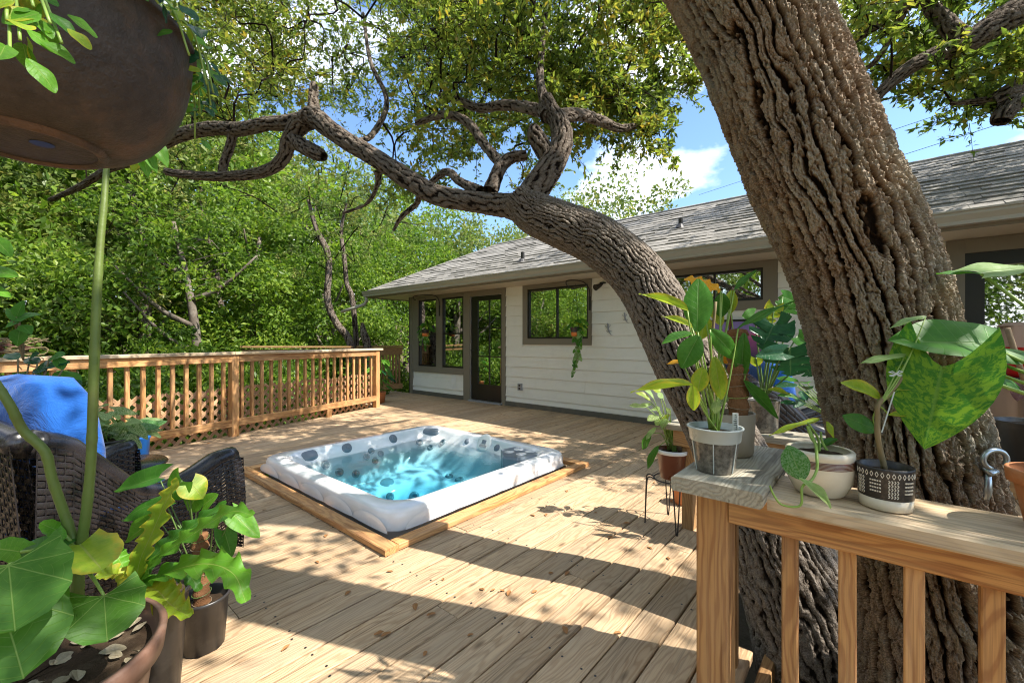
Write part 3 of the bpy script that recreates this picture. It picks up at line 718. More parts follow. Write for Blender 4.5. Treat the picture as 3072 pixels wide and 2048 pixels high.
# ================================================================== HOT TUB
def acrylic():
    m, t, o = newmat('pearl_acrylic'); g = N(t); v, r = objvec(g)
    c = g.ramp(g.noise(v, 2.2, 6, 0.65, 1.2), [(0.3, (0.74, 0.75, 0.76)), (0.6, (0.82, 0.82, 0.82))])
    g.l(g.pbsdf(c, 0.16, 0.5, **{'Coat Weight': 0.4, 'Coat Roughness': 0.06}), o.inputs['Surface']); return m
def water_mat():
    m, t, o = newmat('spa_water'); g = N(t)
    tcn = g.n('ShaderNodeTexCoord'); bm = g.bump(g.noise(tcn.outputs['Object'], 5.0, 4, 0.55, 0.6), 0.25, 0.03)
    fr = g.n('ShaderNodeFresnel'); fr.inputs['IOR'].default_value = 1.33; g.l(bm, fr.inputs['Normal'])
    gl = g.n('ShaderNodeBsdfGlossy'); gl.inputs['Roughness'].default_value = 0.02; g.l(bm, gl.inputs['Normal'])
    tr = g.n('ShaderNodeBsdfTransparent')
    mx = g.n('ShaderNodeMixShader'); g.l(fr.outputs[0], mx.inputs[0]); g.l(tr.outputs[0], mx.inputs[1]); g.l(gl.outputs[0], mx.inputs[2]); g.l(mx.outputs[0], o.inputs['Surface'])
    ab = g.n('ShaderNodeVolumeAbsorption'); ab.inputs['Color'].default_value = (0.07, 0.74, 0.88, 1); ab.inputs['Density'].default_value = 1.4; g.l(ab.outputs[0], o.inputs['Volume']); return m
M['acrylic'] = acrylic(); M['water'] = water_mat()
M['slate'] = plain('slate_plastic', (0.155, 0.19, 0.225), 0.33, 0.5, var=0.08); M['jet'] = plain('jet_grey', (0.20, 0.27, 0.30), 0.3, 0.5, var=0.1)
M['skirt'] = plain('tub_skirt', (0.10, 0.085, 0.07), 0.5, 0.4, var=0.2)
TC = Vector((2.465, 3.23, 0)); TA, TB = 0.985, 1.03
def rrect(inset, rc, n=96, lob=0.0):
    """rounded rectangle ring about the tub's centre, n points with equal steps of angle"""
    a, b = TA-inset, TB-inset; rc = min(rc, a*.98, b*.98); out = []
    for k_ in range(n):
        th = 2*math.pi*k_/n; c, s = math.cos(th), math.sin(th)
        # march along the ray to the rounded rectangle
        lo, hi = 0.0, 2.0
        for _ in range(22):
            m_ = (lo+hi)/2; x, y = abs(c*m_), abs(s*m_)
            qx, qy = max(x-(a-rc), 0), max(y-(b-rc), 0)
            ins = (x <= a and y <= b and math.hypot(qx, qy) <= rc) if (x > a-rc and y > b-rc) else (x <= a and y <= b)
            lo, hi = (m_, hi) if ins else (lo, m_)
        r_ = lo*(1 + lob*math.cos(th*6+.5)); out.append((c*r_, s*r_))
    return out
rings = [(.035, .10, -.12, 0), (.03, .13, .018, 0), (.004, .15, .024, 0), (0, .16, .034, 0), (.003, .16, .105, 0), (.008, .16, .130, 0), (.016, .16, .144, 0), (.030, .16, .151, 0), (.105, .18, .155, 0),
         (.122, .20, .153, .002), (.133, .22, .143, .006), (.142, .25, .115, .014), (.175, .28, .06, .022), (.225, .31, -.03, .024), (.275, .34, -.15, .022), (.305, .36, -.24, .018), (.35, .38, -.285, .01), (.43, .40, -.305, 0.0), (.51, .40, -.33, 0), (.55, .40, -.40, 0), (.57, .38, -.55, 0), (.62, .34, -.68, 0), (.72, .24, -.71, 0), (.95, .03, -.715, 0)]
sv, sf = [], []; NR = 128
for ins, rc, z, lob in rings: sv += [(TC.x+x, TC.y+y, z) for x, y in rrect(ins, rc, NR, lob)]
for i in range(len(rings)-1):
    for k_ in range(NR): sf.append((i*NR+k_, i*NR+(k_+1) % NR, (i+1)*NR+(k_+1) % NR, (i+1)*NR+k_))
sf.append(tuple((len(rings)-1)*NR+k_ for k_ in range(NR)))
tub = empty('hot_tub', TC, label='white sunken hot tub full of turquoise water', category='hot tub')
shm = MB(); shm.v = sv; shm.f = sf
# two cushioned loungers rise out of the bench: humps inside the basin
arr = np.array(shm.v)
def hump(cx, cy, rx, ry, h):
    d = ((arr[:, 0]-cx)/rx)**2 + ((arr[:, 1]-cy)/ry)**2; sel = (arr[:, 2] < 0.05); arr[:, 2] += np.where(sel, h*np.exp(-d*1.6), 0)
hump(2.9, 3.75, .38, .4, .10); hump(3.0, 2.95, .28, .3, .16); hump(1.95, 3.75, .25, .3, -.06); hump(2.0, 2.7, .25, .25, -.08)
shm.v = [tuple(p) for p in arr]
shell = part(shm, 'shell', M['acrylic'], tub, True)
wv_ = MB(); o1 = rrect(.175, .29, 64); n_ = 64; WZ = .035
wv_.v = [(TC.x+x, TC.y+y, WZ) for x, y in o1] + [(TC.x+x*.97, TC.y+y*.97, -.78) for x, y in o1]
wv_.f = [tuple(range(n_)), tuple(range(n_, 2*n_))[::-1]] + [(k_, n_+k_, n_+(k_+1) % n_, (k_+1) % n_) for k_ in range(n_)]
part(wv_, 'water', M['water'], tub)
from mathutils.bvhtree import BVHTree
bv = BVHTree.FromPolygons([Vector(v) for v in shm.v], shm.f)
def hit(zx, zy):
    px, py = 700+zx/2.138, 1220+zy/2.138
    h = bv.ray_cast(CAM, ray(px, py).normalized()); 
    if h[0] is None: return None
    n_ = h[1]; n_ = n_ if n_.dot(CAM-h[0]) > 0 else -n_; return h[0], n_
def oriented(c, n_, spin=None):
    x = (spin or V(0, 0, 1)); x = (x - n_*x.dot(n_)); x = x.normalized() if x.length > 1e-4 else V(1, 0, 0); y = n_.cross(x)
    return Matrix.Translation(c) @ Matrix((x, y, n_)).transposed().to_4x4()
jetm = MB().lathe([(.0, .004), (.018, .006), (.022, .016), (.03, .018), (.040, .012), (.044, .0)], n=20).mesh('jet', M['jet'], True)
for zx, zy, s in ((885, 282, 1), (855, 320, 1), (945, 300, 1), (910, 345, 1), (1195, 227, 1.2), (1345, 227, 1.2), (1265, 260, 1), (785, 430, 1.1), (590, 372, 1.2), (680, 420, 1.2), (1385, 445, 1.2), (1450, 468, 1.4), (1160, 575, 1.5), (1005, 575, 1.2)):
    h = hit(zx, zy)
    if h: link('jet', jetm, tub, Matrix.Translation(-TC) @ oriented(*h) @ Matrix.Scale(s*.82, 4))
h = hit(985, 482)
if h: link('drain_cover', MB().lathe([(0, .012), (.06, .012), (.075, 0)], n=24).mesh('drain_cover', M['jet'], True), tub, Matrix.Translation(-TC) @ oriented(*h))
def pillow(w, hgt, th):
    P = []
    for i in range(9):
        v_ = -1+i/4; r_ = []
        for j in range(13):
            u_ = -1+j/6; rr = (abs(u_)**3.2 + abs(v_)**3.2); z = th*max(0, 1-rr)**.45 if rr < 1 else 0
            sc = 1 if rr <= 1 else rr**(-1/3.2); r_.append((hgt*v_*sc, w*u_*sc, z-.004))
        P.append(r_)
    return MB().grid(P)
for zx, zy, w_, h_ in ((490, 312, .085, .055), (1268, 160, .12, .05)):
    h = hit(zx, zy)
    if h: link('headrest', pillow(w_, h_, .035).mesh('headrest', M['slate'], True), tub, Matrix.Translation(-TC) @ oriented(*h))
knob = MB().lathe([(0, .03), (.02, .032), (.026, .024), (.034, .028), (.046, .024), (.05, .010), (.062, .008), (.066, 0)], n=24).mesh('knob', M['slate'], True)
for zx, zy, s in ((728, 262, .8), (1025, 204, .8), (1498, 222, .5), (1690, 264, .6)):
    h = hit(zx, zy)
    if h: link('diverter_knob', knob, tub, Matrix.Translation(-TC) @ oriented(*h) @ Matrix.Scale(s, 4))
h = hit(1612, 232)
if h:
    cpn = link('control_panel', MB().lathe([(0, .012), (.075, .012), (.095, .010), (.1, 0)], n=28).mesh('control_panel', M['white'], True), tub, Matrix.Translation(-TC) @ oriented(*h))
    link('display', MB().box((-.012, -.028, .012), (.03, .028, .018)).mesh('display', M['slate']), cpn)
    link('button_bar', MB().box((-.05, -.05, .0122), (-.022, .05, .017)).mesh('button_bar', M['grey_plastic']), cpn)
# filter lid in the far right corner
lc = V(3.20, 2.60, .105)
lid = [(-.235, .02), (-.20, -.12), (-.06, -.19), (.10, -.185), (.165, -.12), (.165, .06), (.10, .17), (-.06, .20)]
lm = MB(); n_ = len(lid)
lm.v = [(lc.x+x, lc.y+y, lc.z) for x, y in lid] + [(lc.x+x*.95, lc.y+y*.95, lc.z+.022) for x, y in lid] + [(lc.x+x*.98, lc.y+y*.98, lc.z-.25) for x, y in lid]
lm.f = [(i, (i+1) % n_, n_+(i+1) % n_, n_+i) for i in range(n_)] + [tuple(n_+i for i in range(n_))] + [(2*n_+i, 2*n_+(i+1) % n_, (i+1) % n_, i) for i in range(n_)]
fl_ = part(lm, 'filter_lid', M['slate'], tub)
for x, y in ((-.08, .07), (.05, .06), (-.07, -.07), (.06, -.07)):
    o = link('cup_hole', MB().lathe([(0, .003), (.032, .003), (.038, .0008), (.05, .0005)], n=18).mesh('cup_hole', M['acrylic'], True), fl_, Matrix.Translation(V(lc.x+x, lc.y+y, lc.z+.0225) - root_shift(fl_)))
# scallops pressed into the skirt: raised shells along the two near sides
def scallop(c, along, out, w, h):
    P = []
    for i in range(7):
        a = i/6; r_ = []
        for j in range(13):
            th = math.pi*j/12; rr = a
            r_.append(c + along*(w*rr*math.cos(th)) + UP*(h*rr*math.sin(th)) + out*(.007*(1-rr**4)+.001))
        P.append(r_)
    return MB().grid(P)
for i in range(5):
    part(scallop(V(TC.x-TA-.001, TC.y-.80+i*.40, .034), V(0, 1, 0), V(-1, 0, 0), .2, .08), 'scallop', M['acrylic'], tub, True)
for i in range(4):
    part(scallop(V(TC.x-.66+i*.44, TC.y-TB-.001, .034), V(1, 0, 0), V(0, -1, 0), .22, .085), 'scallop', M['acrylic'], tub, True)
frm = empty('tub_frame', TC, label='flat pine board frame laid round the hot tub', category='frame')
fx0, fx1, fy0, fy1 = 1.352, 3.578, 2.062, 4.40; fw = .09
for nm, p, q in (('board', (fx0+fw/2, fy0, .0205), (fx0+fw/2, fy1, .0205)), ('board', (fx0+fw+.001, fy0+fw/2, .0205), (fx1, fy0+fw/2, .0205)), ('board', (fx1-fw/2, fy0+fw+.001, .0205), (fx1-fw/2, fy1, .0205)), ('board', (fx0+fw+.001, fy1-fw/2, .0205), (fx1-fw-.001, fy1-fw/2, .0205))):
    lumber(nm, p, q, fw, .038, M['rail'], frm, ch=.005)
link('tub_pit', MB().box((1.45, 2.16, -1.0), (3.48, 4.30, -.95)).mesh('tub_pit', M['skirt']), kind='structure', label='dark floor of the pit under the tub')

# ================================================================== OAKS
M['bark'] = bark('oak_bark', (0.022, 0.015, 0.011), (0.19, 0.128, 0.084), (0.42, 0.34, 0.255), (0.36, 0.365, 0.30), warm=(0.46, 0.24, 0.11))
M['barkgrey'] = bark('limb_bark', (0.022, 0.017, 0.014), (0.19, 0.150, 0.115), (0.38, 0.325, 0.27), None, sx=30, sy=16)
M['limbbark'] = bark('dark_limb_bark', (0.015, 0.011, 0.009), (0.115, 0.088, 0.066), (0.26, 0.215, 0.175), None, sx=30, sy=16)
M['oakleaf'] = foliage('oak_leaf', [(0.06, 0.10, 0.02), (0.11, 0.17, 0.028), (0.17, 0.235, 0.035), (0.26, 0.30, 0.05), (0.32, 0.25, 0.04)], 0.55)
M['treeleaf'] = foliage('wood_leaf', [(0.05, 0.10, 0.016), (0.10, 0.185, 0.024), (0.175, 0.28, 0.032), (0.29, 0.38, 0.05)], 0.52)
M['paleleaf'] = foliage('far_leaf', [(0.08, 0.13, 0.035), (0.14, 0.20, 0.045), (0.21, 0.26, 0.06), (0.28, 0.26, 0.07)], 0.45)

def worley(a, b, na, seed):
    """F2-F1 on a jittered grid, periodic in a (na cells)"""
    r = np.random.default_rng(seed); J = r.random((na, 512, 2))
    ia, ib = np.floor(a).astype(int), np.floor(b).astype(int)
    f1 = np.full(a.shape, 9.0); f2 = np.full(a.shape, 9.0)
    for da in (-1, 0, 1):
        for db in (-1, 0, 1):
            ca, cb = ia+da, ib+db; j = J[ca % na, cb % 512]
            d = np.hypot(ca + j[..., 0] - a, cb + j[..., 1] - b)
            m_ = d < f1; f2 = np.where(m_, f1, np.minimum(f2, d)); f1 = np.where(m_, d, f1)
    return f2 - f1
def smooth_noise(a, b, na, seed):
    r = np.random.default_rng(seed); G = r.random((na, 512)); ia, ib = np.floor(a).astype(int), np.floor(b).astype(int); fa, fb = a-ia, b-ib
    fa = fa*fa*(3-2*fa); fb = fb*fb*(3-2*fb); g_ = lambda x, y: G[x % na, y % 512]
    return (g_(ia, ib)*(1-fa)+g_(ia+1, ib)*fa)*(1-fb) + (g_(ia, ib+1)*(1-fa)+g_(ia+1, ib+1)*fa)*fb
def barktube(name, pts, nl, na, amp, cell=.05, asp=3.2, seed=1, lump=.04, mat=None, smooth=True):
    """pts: (x,y,z,r) control points -> a furrowed trunk; uv in metres, 'ridge' per vertex"""
    C = spline(pts, nl); P = C[:, :3]; R = np.maximum(C[:, 3], .002)
    T = np.gradient(P, axis=0); T /= np.linalg.norm(T, axis=1)[:, None]
    A = np.zeros_like(P); ref = np.array([1.0, 0, 0]) if abs(T[0][0]) < .8 else np.array([0, 1.0, 0])
    for i in range(nl):
        v = ref - T[i]*ref.dot(T[i]); v /= np.linalg.norm(v); A[i] = v; ref = v
    B = np.cross(T, A); S = np.concatenate(([0], np.cumsum(np.linalg.norm(np.diff(P, axis=0), axis=1))))
    th = np.linspace(0, 2*np.pi, na, endpoint=False); TH, SS = np.meshgrid(th, S); RR = R[:, None]*np.ones_like(TH)
    rm = float(np.median(R)); nc = max(6, 2*int(round(math.pi*rm/cell)))
    a = TH/(2*np.pi)*nc; b = SS/(cell*asp)
    def sst(x, e0, e1): x = np.clip((x-e0)/(e1-e0), 0, 1); return x*x*(3-2*x)
    sn = lambda ka, kb, k_: smooth_noise(a*ka, b*kb, int(nc*ka), seed+k_)
    wa = (sn(.5, .7, 5)-.5)*1.5 + (sn(1, 1.7, 6)-.5)*.7 + (sn(4, 6, 7)-.5)*.16
    fr = np.abs(((a+wa) % 1.0)-.5)*2                                     # long ridges that wander, join and part
    jag = (sn(4, 7, 8)-.5)*.36 + (sn(10, 16, 13)-.5)*.30
    fur = sst(1-fr+jag, .09, .38)
    split = sst(worley(a*2+wa*1.2, b*1.9+wa*.8, nc*2, seed)+(sn(12, 20, 14)-.5)*.16, .02, .13)      # cross cracks break each ridge into scales
    n2, n3, n4 = sn(3, 4, 2), sn(8, 12, 4), sn(18, 34, 9)
    q_ = (sn(3, 3.4, 12)*.55 + n3*.30 + n4*.15)*7
    flake = (np.floor(q_) + sst(q_-np.floor(q_), .75, 1.0))/7
    ridge = np.clip(.05*n3 + fur*(.30 + .22*split + .34*flake + .10*n2 + .10*n4) + .06*n4, 0, 1)
    lumpn = smooth_noise(TH/(2*np.pi)*4, SS/(rm*2.4), 4, seed+3)-.5
    D = RR*(1+lump*2*lumpn) + amp*(ridge-.55)
    X = P[:, None, :] + (A[:, None, :]*np.cos(TH)[..., None] + B[:, None, :]*np.sin(TH)[..., None])*D[..., None]
    # one extra column closes the uv seam
    X = np.concatenate([X, X[:, :1]], 1); rid_ = np.concatenate([ridge, ridge[:, :1]], 1)
    U = np.concatenate([TH, TH[:, :1]+2*np.pi], 1)*rm; VV = np.concatenate([SS, SS[:, :1]], 1)
    m_ = na+1; ix = np.arange(nl*m_).reshape(nl, m_)
    f = np.stack([ix[:-1, :-1], ix[:-1, 1:], ix[1:, 1:], ix[1:, :-1]], -1).reshape(-1, 4)
    me = mesh_np(name, X.reshape(-1, 3), f, (mat or M['bark'],), smooth, np.stack([U, VV], -1).reshape(-1, 2))
    at_ = me.attributes.new('ridge', 'FLOAT', 'POINT'); at_.data.foreach_set('value', rid_.ravel().astype(np.float32))
    return me, C

def leafmesh(name, ctr, rad, n, L, mat, flat=.75, seed=0, tint_c=None, spread=.22, wid=.40, surf=0.0, twigs=None):
    """n leaves about each clump centre; one four-cornered folded blade per leaf"""
    r = np.random.default_rng(seed); ctr = np.asarray(ctr, float); k = len(ctr); rad = np.broadcast_to(np.asarray(rad, float), (k,))
    tot = k*n
    d = r.normal(size=(tot, 3)); d /= np.linalg.norm(d, axis=1)[:, None]; rr = r.random(tot)**(1/3 if surf == 0 else 1/5)
    d *= rr[:, None]; d[:, 2] *= flat
    p = np.repeat(ctr, n, 0) + d*np.repeat(rad, n)[:, None]
    ax = d + r.normal(size=(tot, 3))*.8; ax[:, 2] -= .15; ax /= np.linalg.norm(ax, axis=1)[:, None]
    nn = r.normal(size=(tot, 3))*.75; nn[:, 2] += .9; sd_ = np.cross(nn, ax); sd_ /= np.linalg.norm(sd_, axis=1)[:, None]; nn = np.cross(ax, sd_)
    l = L*(.65+.7*r.random(tot))[:, None]; w = l*wid*.5*(.8+.5*r.random(tot))[:, None]
    v = np.stack([p, p+ax*l*.45+sd_*w+nn*w*.35, p+ax*l, p+ax*l*.45-sd_*w+nn*w*.35], 1).reshape(-1, 3)
    f = np.arange(tot*4).reshape(-1, 4)
    tc_ = np.repeat(r.random(k) if tint_c is None else np.asarray(tint_c), n)
    t = np.clip(tc_*.55+.22 + r.normal(size=tot)*spread, 0, 1)
    return mesh_np(name, v, f, (mat,), False, None, t)

def sprays(ctr, rad, ntw, nper, L, mat, seed, name='crown', wid=.42, spread=.2):
    """leaves strung along twigs that fan out of each clump centre; returns leaves and twig lines"""
    r = np.random.default_rng(seed); ctr = np.asarray(ctr, float); k = len(ctr); rad = np.asarray(rad, float)
    d = r.normal(size=(k, ntw, 3)); d /= np.linalg.norm(d, axis=2)[..., None]; d[..., 2] *= .75; ln = (.55+.75*r.random((k, ntw)))*rad[:, None]
    st = r.normal(size=(k, ntw, 3))*rad[:, None, None]*.30; bend = r.normal(size=(k, ntw, 3))*.22
    s = .12+.88*r.random((k, ntw, nper))
    p = ctr[:, None, None, :] + st[:, :, None, :] + (d[:, :, None, :]*s[..., None] + bend[:, :, None, :]*(s**2)[..., None])*ln[:, :, None, None]
    p = p.reshape(-1, 3) + r.normal(size=(k*ntw*nper, 3))*.014; tot = len(p)
    ax = np.repeat(d.reshape(-1, 3), nper, 0)*.8 + r.normal(size=(tot, 3))*.75; ax /= np.linalg.norm(ax, axis=1)[:, None]
    nn = r.normal(size=(tot, 3))*.7; nn[:, 2] += .9; sd_ = np.cross(nn, ax); sd_ /= np.linalg.norm(sd_, axis=1)[:, None]; nn = np.cross(ax, sd_)
    l = L*(.6+.8*r.random(tot))[:, None]; w = l*wid*.5*(.8+.5*r.random(tot))[:, None]
    v = np.stack([p, p+ax*l*.45+sd_*w+nn*w*.35, p+ax*l, p+ax*l*.45-sd_*w+nn*w*.35], 1).reshape(-1, 3)
    t = np.clip(np.repeat(r.random(k), ntw*nper)*.5+.25 + r.normal(size=tot)*spread, 0, 1)
    me = mesh_np(name, v, np.arange(tot*4).reshape(-1, 4), (mat,), False, None, t)
    a = ctr[:, None, :] + st; b = a + d*ln[..., None]*.5 + bend*ln[..., None]*.25; c = a + (d+bend)*ln[..., None]
    return me, np.stack([a, b, c], 2).reshape(-1, 3, 3)
oak = empty('oak_tree', (1.85, -.05, 0), label='great live oak with two leaning furrowed trunks rising through the deck', category='tree')
OS = -root_shift(oak)
def w4(p, r): return (p.x, p.y, p.z, r)
T1 = [(1.83, -.16, -.5, .255), (1.82, -.16, -.2, .225), (1.80, -.15, .25, .198), w4(at(2750, 1480, 1.28), .182), w4(at(2650, 1045, 1.30), .175), w4(at(2575, 784, 1.32), .178), w4(at(2455, 530, 1.345), .183), w4(at(2338, 250, 1.37), .180), w4(at(2228, 0, 1.40), .180), (1.40, .62, 3.0, .178)]
me, C1 = barktube('trunk', T1, 900, 420, .034, .034, 4.2, 17, .02, smooth=False); link('trunk', me, oak, Matrix.Translation(OS))
T2 = [(2.05, -.05, -1.6, .34), (2.10, .06, -.6, .29), (2.12, .22, .08, .215), w4(at(2178, 1330, 2.0), .150), w4(at(2050, 1080, 2.08), .143), w4(at(1932, 850, 2.2), .138), w4(at(1805, 733, 2.28), .130), w4(at(1692, 680, 2.34), .120), w4(at(1600, 638, 2.4), .108), w4(at(1548, 592, 2.42), .085)]
me, C2 = barktube('trunk', T2, 560, 280, .018, .024, 2.4, 21, .035, M['barkgrey']); link('trunk', me, oak, Matrix.Translation(OS))
LIMBS = []
def limb(par, pts, nl=90, na=40, amp=.012, cell=.035, seed=3, name='limb'):
    me, C = barktube(name, pts, nl, na, amp, cell, 2.0, seed, .06, M['limbbark']); link(name, me, par, Matrix.Translation(-root_shift(par))); LIMBS.append(C); return C
def px_limb(par, L, seed=3, **kw): return limb(par, [w4(at(a, b, d), r) for a, b, d, r in L], seed=seed, **kw)
px_limb(oak, [(1600, 640, 2.42, .085), (1545, 622, 2.45, .075), (1480, 612, 2.5, .064), (1400, 603, 2.55, .058), (1310, 585, 2.65, .058), (1240, 548, 2.72, .058), (1178, 507, 2.8, .059), (1110, 464, 2.9, .058), (1040, 424, 3.0, .058), (985, 385, 3.1, .064), (940, 352, 3.2, .072), (900, 375, 3.25, .064), (868, 420, 3.3, .054), (850, 475, 3.35, .046), (800, 512, 3.42, .041), (700, 528, 3.55, .038), (600, 528, 3.7, .035), (500, 516, 3.8, .030)], 31, nl=240, na=64)
px_limb(oak, [(930, 358, 3.2, .07), (870, 368, 3.3, .055), (800, 372, 3.4, .05), (720, 388, 3.55, .052), (640, 385, 3.7, .055), (560, 400, 3.85, .055), (490, 432, 4.0, .05), (420, 480, 4.2, .042), (330, 505, 4.4, .036), (240, 560, 4.7, .03), (150, 600, 5.0, .02)], 32, nl=140, na=44)
px_limb(oak, [(700, 395, 3.6, .036), (690, 440, 3.62, .032), (672, 490, 3.65, .032), (665, 525, 3.68, .03)], 33, nl=40, na=24)
px_limb(oak, [(880, 420, 3.28, .055), (920, 445, 3.2, .055), (955, 462, 3.12, .048), (972, 470, 3.1, .03)], 34, nl=40, na=30)
px_limb(oak, [(945, 350, 3.2, .05), (940, 300, 3.25, .035), (942, 255, 3.3, .028)], 35, nl=30, na=24)
px_limb(oak, [(1570, 650, 2.42, .085), (1592, 592, 2.42, .085), (1625, 540, 2.42, .078), (1660, 485, 2.44, .070), (1684, 430, 2.48, .064), (1682, 380, 2.52, .058), (1658, 335, 2.56, .044), (1640, 290, 2.6, .03)], 36, nl=100, na=60)
px_limb(oak, [(1655, 490, 2.46, .05), (1625, 440, 2.46, .052), (1606, 405, 2.46, .046), (1600, 380, 2.47, .026)], 37, nl=40, na=40)
px_limb(oak, [(1660, 350, 2.55, .05), (1610, 330, 2.7, .036), (1520, 315, 2.9, .032), (1440, 325, 3.1, .03), (1370, 300, 3.3, .025), (1320, 285, 3.5, .018)], 38, nl=80, na=24)
px_limb(oak, [(1670, 350, 2.55, .045), (1740, 345, 2.7, .036), (1800, 362, 2.9, .032), (1860, 385, 3.05, .026), (1935, 372, 3.2, .018)], 39, nl=60, na=24)
px_limb(oak, [(1645, 350, 2.56, .05), (1632, 300, 2.7, .03), (1620, 230, 2.9, .024), (1628, 120, 3.2, .018), (1640, 20, 3.5, .012)], 40, nl=60, na=20)
px_limb(oak, [(1470, 575, 2.5, .045), (1500, 505, 2.55, .036), (1530, 475, 2.6, .034), (1580, 465, 2.6, .028)], 41, nl=50, na=24)
px_limb(oak, [(1500, 490, 2.58, .03), (1450, 430, 2.8, .028), (1400, 365, 3.0, .028), (1330, 345, 3.2, .024), (1250, 370, 3.4, .018)], 42, nl=60, na=20)
px_limb(oak, [(1440, 575, 2.55, .032), (1380, 545, 2.7, .024), (1340, 515, 2.9, .024), (1290, 550, 3.0, .016)], 43, nl=50, na=18)
px_limb(oak, [(1258, 575, 2.72, .022), (1250, 610, 2.78, .016), (1205, 650, 2.9, .014), (1180, 690, 3.0, .008)], 44, nl=40, na=14)
px_limb(oak, [(1135, 515, 2.9, .026), (1130, 560, 2.95, .014), (1100, 610, 3.0, .010), (1030, 640, 3.2, .006)], 45, nl=40, na=12)
px_limb(oak, [(1060, 430, 3.0, .02), (1120, 400, 3.3, .02), (1160, 300, 3.6, .018), (1110, 180, 4.0, .016), (1090, 40, 4.4, .012)], 46, nl=60, na=16)
# the great stem goes on above the picture and forks
limb(oak, [(1.86, -.10, -2.0, .48), (1.84, -.15, -1.2, .33), (1.83, -.16, -.45, .26)], 40, 60, .02, .05, 49, 'root_flare')
limb(oak, [(1.42, .58, 2.9, .192), (1.37, .75, 3.4, .185), (1.32, .95, 4.0, .17)], 60, 60, .02, .05, 50)
limb(oak, [(1.33, .92, 3.9, .18), (1.25, 1.6, 4.9, .13), (1.2, 2.6, 5.6, .09), (1.3, 3.8, 6.1, .05)], 70, 30, .012, .05, 51)
limb(oak, [(1.33, .85, 3.85, .17), (1.9, .3, 4.7, .13), (2.7, -.8, 5.3, .10), (3.4, -2.2, 5.8, .06)], 70, 30, .012, .05, 52)
limb(oak, [(1.32, .95, 3.95, .15), (.7, .9, 4.8, .11), (-.4, .4, 5.4, .08), (-1.6, -.6, 5.9, .05)], 70, 30, .012, .05, 53)
limb(oak, [(1.9, .3, 4.7, .11), (3.1, .7, 5.4, .08), (4.4, .9, 5.9, .06), (5.8, .6, 6.3, .04)], 70, 26, .012, .05, 54)
# neighbour oak: its limbs hang in from beyond the right edge
oak2 = empty('oak_tree', (5.0, -4.2, -1.7), label='second oak reaching its limbs in over the roof at top right', category='tree')
limb(oak2, [(5.0, -4.2, -2.0, .40), (4.95, -4.1, 0.5, .27), (4.8, -3.8, 2.6, .23), (4.4, -3.2, 3.9, .19)], 120, 60, .03, .05, 61, 'trunk')
px_limb(oak2, [(3560, -300, 3.0, .15), (3300, -110, 3.0, .12), (3072, 25, 3.0, .095), (2970, 85, 3.02, .085), (2880, 140, 3.05, .062), (2780, 175, 3.1, .05), (2700, 225, 3.12, .042), (2630, 290, 3.15, .034), (2600, 345, 3.2, .028)], 62, nl=110, na=40)
px_limb(oak2, [(2900, 120, 3.05, .06), (2850, 85, 3.1, .055), (2800, 30, 3.15, .05), (2740, -10, 3.2, .045), (2640, 70, 3.3, .03), (2560, 125, 3.4, .02)], 63, nl=70, na=30)
px_limb(oak2, [(2720, 10, 3.2, .03), (2680, 100, 3.3, .022), (2620, 190, 3.4, .016), (2560, 220, 3.5, .01)], 64, nl=40, na=16)
px_limb(oak2, [(3400, 160, 3.2, .12), (3200, 225, 3.2, .10), (3072, 265, 3.2, .08), (3000, 300, 3.2, .07), (2968, 315, 3.2, .05)], 65, nl=60, na=36)
px_limb(oak2, [(3072, 290, 3.2, .07), (3030, 320, 3.16, .065), (3008, 350, 3.14, .06), (3002, 366, 3.14, .052)], 66, nl=40, na=30)
px_limb(oak2, [(2985, 300, 3.2, .03), (2920, 305, 3.25, .018), (2850, 312, 3.3, .012)], 67, nl=30, na=14)

# foliage clumps: in the picture by photo region and depth, outside it as the crown goes on
def lit(x, y, z):
    """where the clump's shade would fall on the deck"""
    return x - SUNV.x/SUNV.z*z, y - SUNV.y/SUNV.z*z
def keep(p):  # gaps shaped into the crown so sun reaches chosen deck areas
    sx_, sy_ = lit(p[0], p[1], p[2])
    def inb(x0, x1, y0, y1): return x0 < sx_ < x1 and y0 < sy_ < y1
    if inb(1.55, 3.6, 1.9, 3.9): return rng.random() < .04
    if inb(1.38, 2.9, 1.0, 1.95): return rng.random() < .10
    if inb(-.4, 1.3, 1.3, 3.3): return rng.random() < .10
    if inb(3.5, 4.6, 1.2, 6.5): return rng.random() < .30
    if inb(.3, 5, 3.9, 7.4): return rng.random() < .45
    return True
oc, orad = [], []
def reg(n, px0, px1, py0, py1, d0, d1, r0, r1, chk=True, dst=None):
    c = 0; t_ = 0
    while c < n and t_ < n*30:
        t_ += 1; p = at(rng.uniform(px0, px1), rng.uniform(py0, py1), rng.uniform(d0, d1))
        if chk and not keep(p): continue
        oc.append(tuple(p)); orad.append(rng.uniform(r0, r1)); c += 1
reg(105, 1290, 1960, -120, 340, 3.0, 5.2, .24, .46)
reg(20, 1650, 2020, 290, 420, 2.9, 4.2, .16, .28)
reg(84, 480, 1320, -150, 330, 3.6, 7.0, .3, .6)
reg(26, 1150, 1650, 330, 560, 3.6, 6.0, .18, .34)
reg(16, 480, 900, 150, 420, 4.2, 6.5, .25, .45)
reg(16, 1950, 2090, 20, 340, 3.2, 4.6, .12, .24)
nvis = len(oc)
